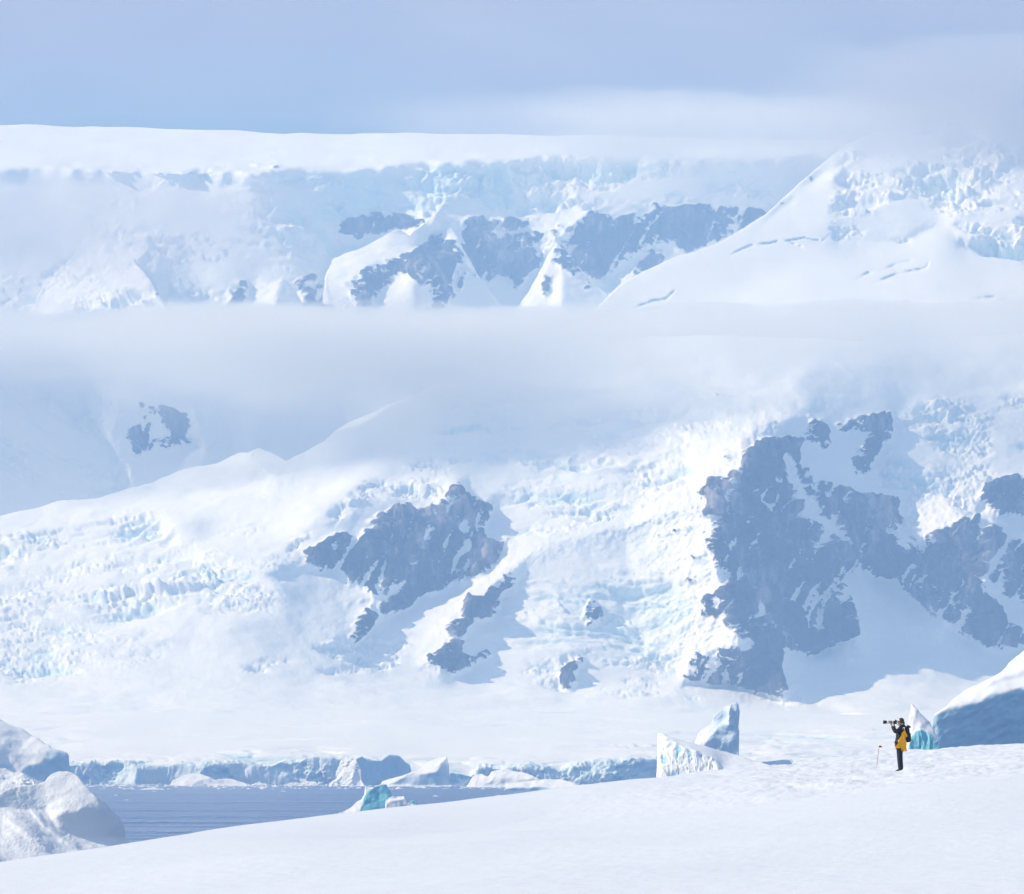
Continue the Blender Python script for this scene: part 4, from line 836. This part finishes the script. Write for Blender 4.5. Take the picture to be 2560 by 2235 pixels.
def ellipsoid(c, r, cut=None, seg=20, bmp=None):
    bm = bmesh.new(); bmesh.ops.create_uvsphere(bm, u_segments=seg, v_segments=14, radius=1.)
    for v in bm.verts: v.co = Vector((c[0]+v.co.x*r[0], c[1]+v.co.y*r[1], c[2]+v.co.z*r[2]))
    if cut is not None:
        bmesh.ops.delete(bm, geom=[v for v in bm.verts if cut(v.co)], context='VERTS')
    return bm
def person():
    MS = solid('skin', (.50, .30, .22), .5, .3); MJ = solid('black_shell_jacket', (.012, .013, .018), .6, .3, bump=(14, .012)); MY = solid('yellow_parka', (.95, .46, .01), .55, .3, bump=(11, .03), vary=.12)
    MT = solid('navy_trousers', (.012, .016, .026), .65, .3, bump=(12, .014)); MH = solid('brown_hair', (.055, .030, .018), .55, .4, bump=(60, .006)); MB = solid('black_boots', (.008, .008, .009), .5, .4)
    MG = solid('dark_glass', (.008, .008, .010), .15, .6)
    u, d = 2249.0, 100.0
    x = (u-1280)/FPX*d; z = float(ground_z(np.array([x]), np.array([d]))[0])
    root = bpy.data.objects.new('person', None); scene.collection.objects.link(root); root.location = (x, d, z-.03)
    tag(root, 'person in black jacket and yellow parka aiming a long lens to the left', 'person')
    # body, one skin: 0 pelvis
    P = [(0.0,0,.93), (.02,0,1.10), (.055,0,1.30), (.062,0,1.42), (.05,0,1.49), (.03,0,1.555), (.032,0,1.615), (.035,0,1.655),     # 0-7
         (-.045,0,1.53), (-.082,0,1.573),                                                                              # chin, nose 8-9
         (.0,-.09,.88), (.0,-.10,.49), (.03,-.10,.10), (-.03,-.105,.07),                                               # near leg 10-13
         (.0,.09,.88), (.01,.10,.49), (.035,.10,.10), (-.02,.105,.07),                                                 # far leg 14-17
         (.07,-.17,1.385), (-.155,-.20,1.255), (-.255,-.075,1.455), (-.272,-.045,1.490),                               # near arm 18-21
         (.07,.17,1.385), (-.12,.16,1.30), (-.165,.075,1.47), (-.172,.055,1.515)]                                      # far arm 22-25
    E = [(0,1),(1,2),(2,3),(3,4),(4,5),(5,6),(6,7),(5,8),(5,9),(0,10),(10,11),(11,12),(12,13),(0,14),(14,15),(15,16),(16,17),(2,18),(18,19),(19,20),(20,21),(2,22),(22,23),(23,24),(24,25)]
    Rr = [.10,.085,.09,.05,.052,.075,.082,.06,.035,.016,.07,.05,.035,.028,.07,.05,.035,.028,.042,.034,.026,.032,.042,.034,.026,.032]
    # five fingers on each hand, curled round the lens and the camera grip
    def fingers(hand, pts_of):
        for pts in pts_of:
            last = hand
            for k, p in enumerate(pts):
                P.append(p); Rr.append(.0095 if k < len(pts)-1 else .0075); E.append((last, len(P)-1)); last = len(P)-1
    fingers(21, [[(-.292+.017*i,-.052,1.505), (-.296+.017*i,-.060,1.535), (-.294+.017*i,-.050,1.560-.004*abs(i-1))] for i in range(4)]+[[(-.262,-.02,1.500), (-.262,.035,1.520), (-.264,.046,1.545)]])
    fingers(25, [[(-.185,.052,1.53+.014*i), (-.197,.045,1.53+.014*i), (-.200,.028,1.53+.013*i)] for i in range(4)]+[[(-.160,.05,1.53), (-.135,.03,1.545), (-.125,.0,1.55)]])
    body = skin('body', P, E, Rr, MS, root)
    # clothing
    jp = [(-.005,0,.86), (.0,0,.96), (.01,0,1.10), (.045,0,1.28), (.065,0,1.40), (.055,0,1.475),
          (.07,-.165,1.385), (-.04,-.19,1.315), (-.16,-.205,1.250), (-.205,-.15,1.34), (-.252,-.08,1.448),
          (.07,.165,1.385), (-.03,.175,1.33), (-.12,.165,1.295), (-.145,.12,1.38), (-.163,.078,1.462)]
    je = [(0,1),(1,2),(2,3),(3,4),(4,5),(3,6),(6,7),(7,8),(8,9),(9,10),(3,11),(11,12),(12,13),(13,14),(14,15)]
    jr = [(.155,.19),(.150,.185),(.135,.165),(.140,.17),(.105,.12),.070,.075,.062,.056,.048,.040,.075,.062,.056,.048,.040]
    skin('jacket', jp, je, jr, MJ, root, root=2)
    tp = [(0,0,.93), (.0,-.088,.86), (.0,-.095,.68), (.005,-.10,.48), (.02,-.10,.28), (.038,-.10,.07), (.0,.088,.86), (.005,.095,.68), (.01,.10,.48), (.025,.10,.28), (.042,.10,.07)]
    skin('trousers', tp, [(0,1),(1,2),(2,3),(3,4),(4,5),(0,6),(6,7),(7,8),(8,9),(9,10)], [.135,.110,.098,.086,.080,.076,.110,.098,.086,.080,.076], MT, root)
    for s in (-1, 1):
        skin('boot', [(.04,s*.10,.20), (.035,s*.10,.05), (-.06,s*.105,.045), (-.125,s*.112,.035)], [(0,1),(1,2),(2,3)], [.064,.060,.052,.040], MB, root, root=1)
    # yellow parka hung round the back and hips
    xz = [(.115,1.335),(.20,1.20),(.205,1.14),(.155,1.10),(.185,.97),(.195,.69),(.11,.655),(.015,.69),(.01,.765),(-.145,.755),(-.105,.845),(-.015,1.075),(.06,1.24)]
    bm = bmesh.new(); rows = []
    for yy, sc in ((-.205, .86), (-.225, 1.), (-.10, 1.03), (.10, 1.03), (.225, 1.), (.205, .86)):
        cx = sum(p[0] for p in xz)/len(xz); cz = sum(p[1] for p in xz)/len(xz)
        rows.append([bm.verts.new((cx+(a-cx)*sc, yy+.012*math.sin(9*c_), cz+(c_-cz)*sc)) for a, c_ in xz])
    n = len(xz)
    for a, b in zip(rows[:-1], rows[1:]):
        for i in range(n): bm.faces.new((a[i], a[(i+1) % n], b[(i+1) % n], b[i]))
    bm.faces.new(rows[0][::-1]); bm.faces.new(rows[-1])
    bmesh.ops.recalc_face_normals(bm, faces=bm.faces)
    bmesh.ops.triangulate(bm, faces=[f for f in bm.faces if len(f.verts) > 4]); bmesh.ops.subdivide_edges(bm, edges=bm.edges, cuts=2, use_grid_fill=True)
    for v in bm.verts:
        k = v.co
        v.co += Vector((.014*math.sin(k.z*31+k.y*9), .020*math.sin(k.x*46+k.z*17), .006*math.sin(k.x*60)))
    yp = bm_obj('parka', bm, MY, root); yp['label'] = 'bright yellow parka hanging open over the hips'
    bm_obj('cuff_tab', bbox((.06,-.232,.70), (.06,.012,.018), .004), solid('red_patch', (.45,.02,.02)), yp)
    bm_obj('pocket_zip', bbox((.105,-.225,1.06), (.022,.012,.05), .004), solid('zip_tape', (.65,.65,.62)), yp)
    # hair drawn back, sunglasses, ear
    hr = ellipsoid((.052,0,1.615), (.092,.084,.098), cut=lambda c: c.x < -.02 and c.z < 1.665)
    bm_obj('hair', hr, MH, root); 
    skin('ponytail', [(.125,0,1.60), (.135,0,1.53), (.125,0,1.46), (.118,0,1.42)], [(0,1),(1,2),(2,3)], [.030,.030,.024,.012], MH, root)
    g = bbox((-.056,-.040,1.596), (.012,.052,.030), .004); bm_obj('sunglasses', g, MG, root)
    bm_obj('glasses_arm', bbox((-.005,-.083,1.600), (.10,.006,.010), .002), MG, root)
    # backpack (worn: a thing of its own)
    MP = solid('charcoal_pack_cloth', (.016, .022, .028), .7, .3, bump=(18, .01)); MP2 = solid('pack_webbing', (.02, .02, .022), .6, .3)
    bp = bpy.data.objects.new('backpack', None); scene.collection.objects.link(bp); bp.location = root.location
    tag(bp, 'dark charcoal backpack with a rolled top worn on the back of the photographer', 'backpack')
    rot = Matrix.Rotation(R(-5), 3, 'Y')
    bm_obj('pack_body', bbox((.245,0,1.19), (.15,.28,.50), .055, 4, rot, .86), MP, bp)
    bm_obj('pack_pocket', bbox((.315,0,1.11), (.06,.22,.26), .028, 3, rot), MP, bp)
    bm_obj('rolled_top', tube((.265,-.13,1.435), (.265,.13,1.435), .042, .042), MP, bp)
    bm_obj('roll_flap', bbox((.305,0,1.425), (.065,.24,.05), .018, 3, Matrix.Rotation(R(25), 3, 'Y')), MP, bp)
    for s in (-1, 1):
        skin('shoulder_strap', [(.18,s*.10,1.42), (.12,s*.105,1.485), (.02,s*.115,1.44), (-.055,s*.13,1.30), (.0,s*.165,1.17), (.12,s*.17,1.08)], [(i, i+1) for i in range(5)], [(.012,.026)]*6, MP2, bp, sub=1)
    skin('hanging_strap', [(.335,-.08,1.18), (.342,-.09,1.08), (.335,-.09,1.00)], [(0,1),(1,2)], [.007]*3, MP2, bp, sub=1)
    # camera with the long white lens
    cm = bpy.data.objects.new('camera_with_lens', None); scene.collection.objects.link(cm); cm.location = root.location
    tag(cm, 'black camera with a long white telephoto lens held up to the eye', 'camera')
    MBk = solid('black_camera_body', (.012, .012, .013), .4, .5, bump=(200, .001)); MW = solid('white_lens_enamel', (.72, .71, .67), .35, .5); MR = solid('black_rubber', (.015, .015, .016), .6, .3)
    zc = 1.575
    b0 = bm_obj('camera_body', bbox((-.128,0,zc-.008), (.065,.14,.105), .012, 3), MBk, cm)
    bm_obj('viewfinder_hump', bbox((-.122,0,zc+.055), (.06,.06,.035), .012, 3, None, .75), MBk, b0)
    bm_obj('eyecup', tube((-.095,0,zc+.03), (-.076,0,zc+.03), .018, .020), MR, b0)
    def ring(name, x0, x1, r0, r1, m): return bm_obj(name, tube((x0,0,zc), (x1,0,zc), r0, r1, 24), m, cm)
    ring('lens_mount', -.160, -.195, .034, .040, MR); ring('lens_barrel', -.195, -.245, .041, .041, MW); ring('zoom_ring', -.245, -.275, .0435, .0435, MR)
    ring('lens_barrel', -.275, -.290, .042, .042, MW); ring('focus_ring', -.290, -.318, .045, .045, MR); ring('lens_barrel', -.318, -.405, .045, .047, MW); h = ring('lens_hood', -.405, -.515, .049, .056, MR)
    bm_obj('front_element', tube((-.500,0,zc), (-.517,0,zc), .046, .046, 24), MG, h)
    bm_obj('tripod_foot', bbox((-.262,0,zc-.055), (.07,.022,.022), .005), MW, cm)
    skin('neck_strap', [(-.13,-.066,zc+.02), (-.075,-.06,zc-.08), (-.04,-.06,zc-.10), (.03,-.075,1.475)], [(0,1),(1,2),(2,3)], [(.003,.009)]*4, MR, cm, sub=1)
    # marker wand
    u2, v2 = 2190.8, 1915.0
    d2 = 1.7/(GC+GB*(u2-1280)/FPX+(v2-HOR)/FPX); x2 = (u2-1280)/FPX*d2; z2 = float(ground_z(np.array([x2]), np.array([d2]))[0])
    fl = bpy.data.objects.new('marker_flag', None); scene.collection.objects.link(fl); fl.location = (x2, d2, z2)
    tag(fl, 'thin red marker wand with a small flag in the snow beside the photographer', 'marker flag')
    MRd = solid('red_wand_paint', (.38, .03, .035), .5, .3); MRf = solid('red_flag_cloth', (.62, .02, .03), .6, .2, bump=(30, .004))
    bm_obj('pole', tube((-.005,0,-.12), (.105,0,.78), .0085, .007, 8), MRd, fl)
    bm = bmesh.new(); g = [[bm.verts.new((.105+.095*i/5+(.78-zz)*-.05, .012*math.sin(i*1.5), zz-.012*i/5)) for zz in (.79, .755, .72)] for i in range(6)]
    for a, b in zip(g[:-1], g[1:]):
        for j in range(2): bm.faces.new((a[j], b[j], b[j+1], a[j+1]))
    r_ = bmesh.ops.solidify(bm, geom=bm.faces[:], thickness=.004)
    bm_obj('flag', bm, MRf, fl)
person()
# ------------------------------------------------------------------ air
def haze():
    me = bpy.data.meshes.new('haze'); x0, x1, y0, y1, z0, z1 = -6000, 6000, -1500, 17000, -3, 1885
    v = [(x, y, z) for x in (x0, x1) for y in (y0, y1) for z in (z0, z1)]
    me.from_pydata(v, [], [(0,1,3,2),(4,6,7,5),(0,4,5,1),(2,3,7,6),(0,2,6,4),(1,5,7,3)])
    m = bpy.data.materials.new('cold_air'); m.use_nodes = True; nt = m.node_tree; nt.nodes.clear()
    out = nt.nodes.new('ShaderNodeOutputMaterial'); pv = nt.nodes.new('ShaderNodeVolumePrincipled')
    pv.inputs['Color'].default_value = (.36, .60, 1.0, 1); pv.inputs['Density'].default_value = 1.95e-4; pv.inputs['Anisotropy'].default_value = 0.0
    pv.inputs['Absorption Color'].default_value = (.5, .55, .7, 1)
    nt.links.new(pv.outputs[0], out.inputs['Volume'])
    o = link('haze', me, m); o['kind'] = 'stuff'
haze()

def cloud(name, center, half, pitch, dens, zr, xr=None, nscale=(2., 2., 2.), amt=1.0, loc=(0, 0, 0), roll=0., yr=None, detail=4, col=(.97, .985, 1)):
    """soft cloud: a closed box filled with uneven vapour; zr and xr are (position -1..1, amount) stops"""
    me = bpy.data.meshes.new(name)
    v = [(x, y, z) for x in (-1, 1) for y in (-1, 1) for z in (-1, 1)]
    me.from_pydata(v, [], [(0,1,3,2),(4,6,7,5),(0,4,5,1),(2,3,7,6),(0,2,6,4),(1,5,7,3)])
    m = bpy.data.materials.new(name+'_vapour'); m.use_nodes = True; nt = m.node_tree; nt.nodes.clear(); N = nt.nodes.new; L = nt.links.new
    out = N('ShaderNodeOutputMaterial'); pv = N('ShaderNodeVolumePrincipled')
    pv.inputs['Color'].default_value = (*col, 1); pv.inputs['Anisotropy'].default_value = 0.
    tc = N('ShaderNodeTexCoord'); sp = N('ShaderNodeSeparateXYZ'); L(tc.outputs['Object'], sp.inputs[0])
    def ramp(sock, stops):
        mr = N('ShaderNodeMath'); mr.operation = 'MULTIPLY_ADD'; mr.inputs[1].default_value = .5; mr.inputs[2].default_value = .5; L(sock, mr.inputs[0])
        r = N('ShaderNodeValToRGB'); r.color_ramp.interpolation = 'EASE'; e = r.color_ramp.elements
        while len(e) < len(stops): e.new(.5)
        for k, (p, a) in enumerate(stops): e[k].position = p*.5+.5; e[k].color = (a, a, a, 1)
        L(mr.outputs[0], r.inputs[0]); return r.outputs[0]
    def mul(a, b):
        k = N('ShaderNodeMath'); k.operation = 'MULTIPLY'; L(a, k.inputs[0])
        if isinstance(b, float): k.inputs[1].default_value = b
        else: L(b, k.inputs[1])
        return k.outputs[0]
    mp = N('ShaderNodeMapping'); mp.inputs['Scale'].default_value = nscale; mp.inputs['Location'].default_value = loc; L(tc.outputs['Object'], mp.inputs[0])
    n = N('ShaderNodeTexNoise'); n.inputs['Scale'].default_value = 1.; n.inputs['Detail'].default_value = detail; n.inputs['Roughness'].default_value = .5; L(mp.outputs[0], n.inputs['Vector'])
    # the noise shifts the profile up and down and thins it
    sh = N('ShaderNodeMath'); sh.operation = 'MULTIPLY_ADD'; sh.inputs[1].default_value = amt; L(n.outputs['Fac'], sh.inputs[0])
    of = N('ShaderNodeMath'); of.operation = 'SUBTRACT'; of.inputs[1].default_value = amt*.5; L(sp.outputs[2], of.inputs[0]); L(of.outputs[0], sh.inputs[2])
    d = ramp(sh.outputs[0], zr)
    if xr:
        shx = N('ShaderNodeMath'); shx.operation = 'MULTIPLY_ADD'; shx.inputs[1].default_value = amt*.6; L(n.outputs['Fac'], shx.inputs[0])
        ofx = N('ShaderNodeMath'); ofx.operation = 'SUBTRACT'; ofx.inputs[1].default_value = amt*.3; L(sp.outputs[0], ofx.inputs[0]); L(ofx.outputs[0], shx.inputs[2])
        d = mul(d, ramp(shx.outputs[0], xr))
    if yr: d = mul(d, ramp(sp.outputs[1], yr))
    L(mul(d, float(dens)), pv.inputs['Density']); L(pv.outputs[0], out.inputs['Volume'])
    o = link(name, me, m); o['kind'] = 'stuff'
    o.location = center; o.scale = half; o.rotation_euler = (pitch, 0, roll)
    return o
def clouds():
    def c(px, py, D): return at(px, py, D)
    # stratus lying across the mountain's top
    cloud('cloud_bank', c(1850, 880, 5750), (1500, 560, 115), math.atan(.131), .0065,
          [(-1, 0), (-.5, .03), (-.05, .4), (.4, 1.), (.54, .6), (.68, 0.), (1, 0.)], nscale=(7.0, 1.6, 2.0), amt=1.25, loc=(.3, .2, .1), yr=[(-1, 0), (-.75, .7), (-.4, 1), (1, 1)], detail=5)
    cloud('cloud_puff', c(1000, 930, 5310), (540, 190, 108), math.atan(.12), .0120,
          [(-1, 0), (-.6, .1), (-.1, .8), (.5, 1.), (.9, .5), (1, 0.)], xr=[(-1, 0), (-.4, .8), (.1, 1), (.9, 0), (1, 0)], nscale=(3.0, 1.2, 1.8), amt=1.2, loc=(3.3, 5.2, 1.1), yr=[(-1, 0), (0, 1), (1, .6)], detail=5)
    # mist hanging before the far wall on the left
    cloud('mist_bank', c(330, 610, 6050), (700, 230, 210), math.atan(.16), .0062,
          [(-1, 0), (-.6, .15), (0, .8), (.4, .9), (.7, 0), (1, 0)], xr=[(-1, .5), (-.3, .9), (.15, .7), (.55, 0), (1, 0)], nscale=(2.4, .8, 1.9), amt=1.3, loc=(2.3, .2, 5.1), yr=[(-1, 0), (0, 1), (1, 0)], col=(.80, .79, .86))
    # grey cloud behind the summits, and its thin skirt on the ice cap's edge
    cloud('grey_cloud', c(1280, 95, 11200), (3000, 850, 430), 0., .0065,
          [(-1, 1), (-.62, 1), (-.30, .35), (0, .1), (.35, .5), (.7, .15), (1, 0)], nscale=(5.5, 1.2, 2.6), amt=1.3, loc=(4.3, 1.2, 2.1), col=(.68, .57, .58), yr=[(-1, 0), (-.4, .7), (.3, 1), (1, 1)], detail=6)
    cloud('ice_cap_mist', c(1680, 350, 7150), (780, 310, 120), math.atan(.2), .0090,
          [(-1, 0), (-.5, .1), (0, .8), (.4, 1), (.8, .3), (1, 0)], xr=[(-1, 0), (-.6, .2), (-.1, .9), (.5, 1), (1, .6)], nscale=(3.6, .9, 1.6), amt=1.1, loc=(7.3, 1.2, 3.1), yr=[(-1, 0), (0, 1), (1, 0)], col=(.93, .93, .95), detail=5)
    cloud('summit_mist', c(2420, 325, 6150), (560, 280, 180), math.atan(.2), .0120,
          [(-1, 0), (-.55, .1), (-.1, .7), (.5, 1), (.9, .4), (1, 0)], xr=[(-1, 0), (-.7, .05), (-.1, .6), (.5, 1), (1, 1)], nscale=(3., .9, 1.6), amt=1.0, loc=(1.3, 4.2, .1), yr=[(-1, 0), (0, 1), (1, 0)], col=(.72, .71, .74), detail=5)
clouds()
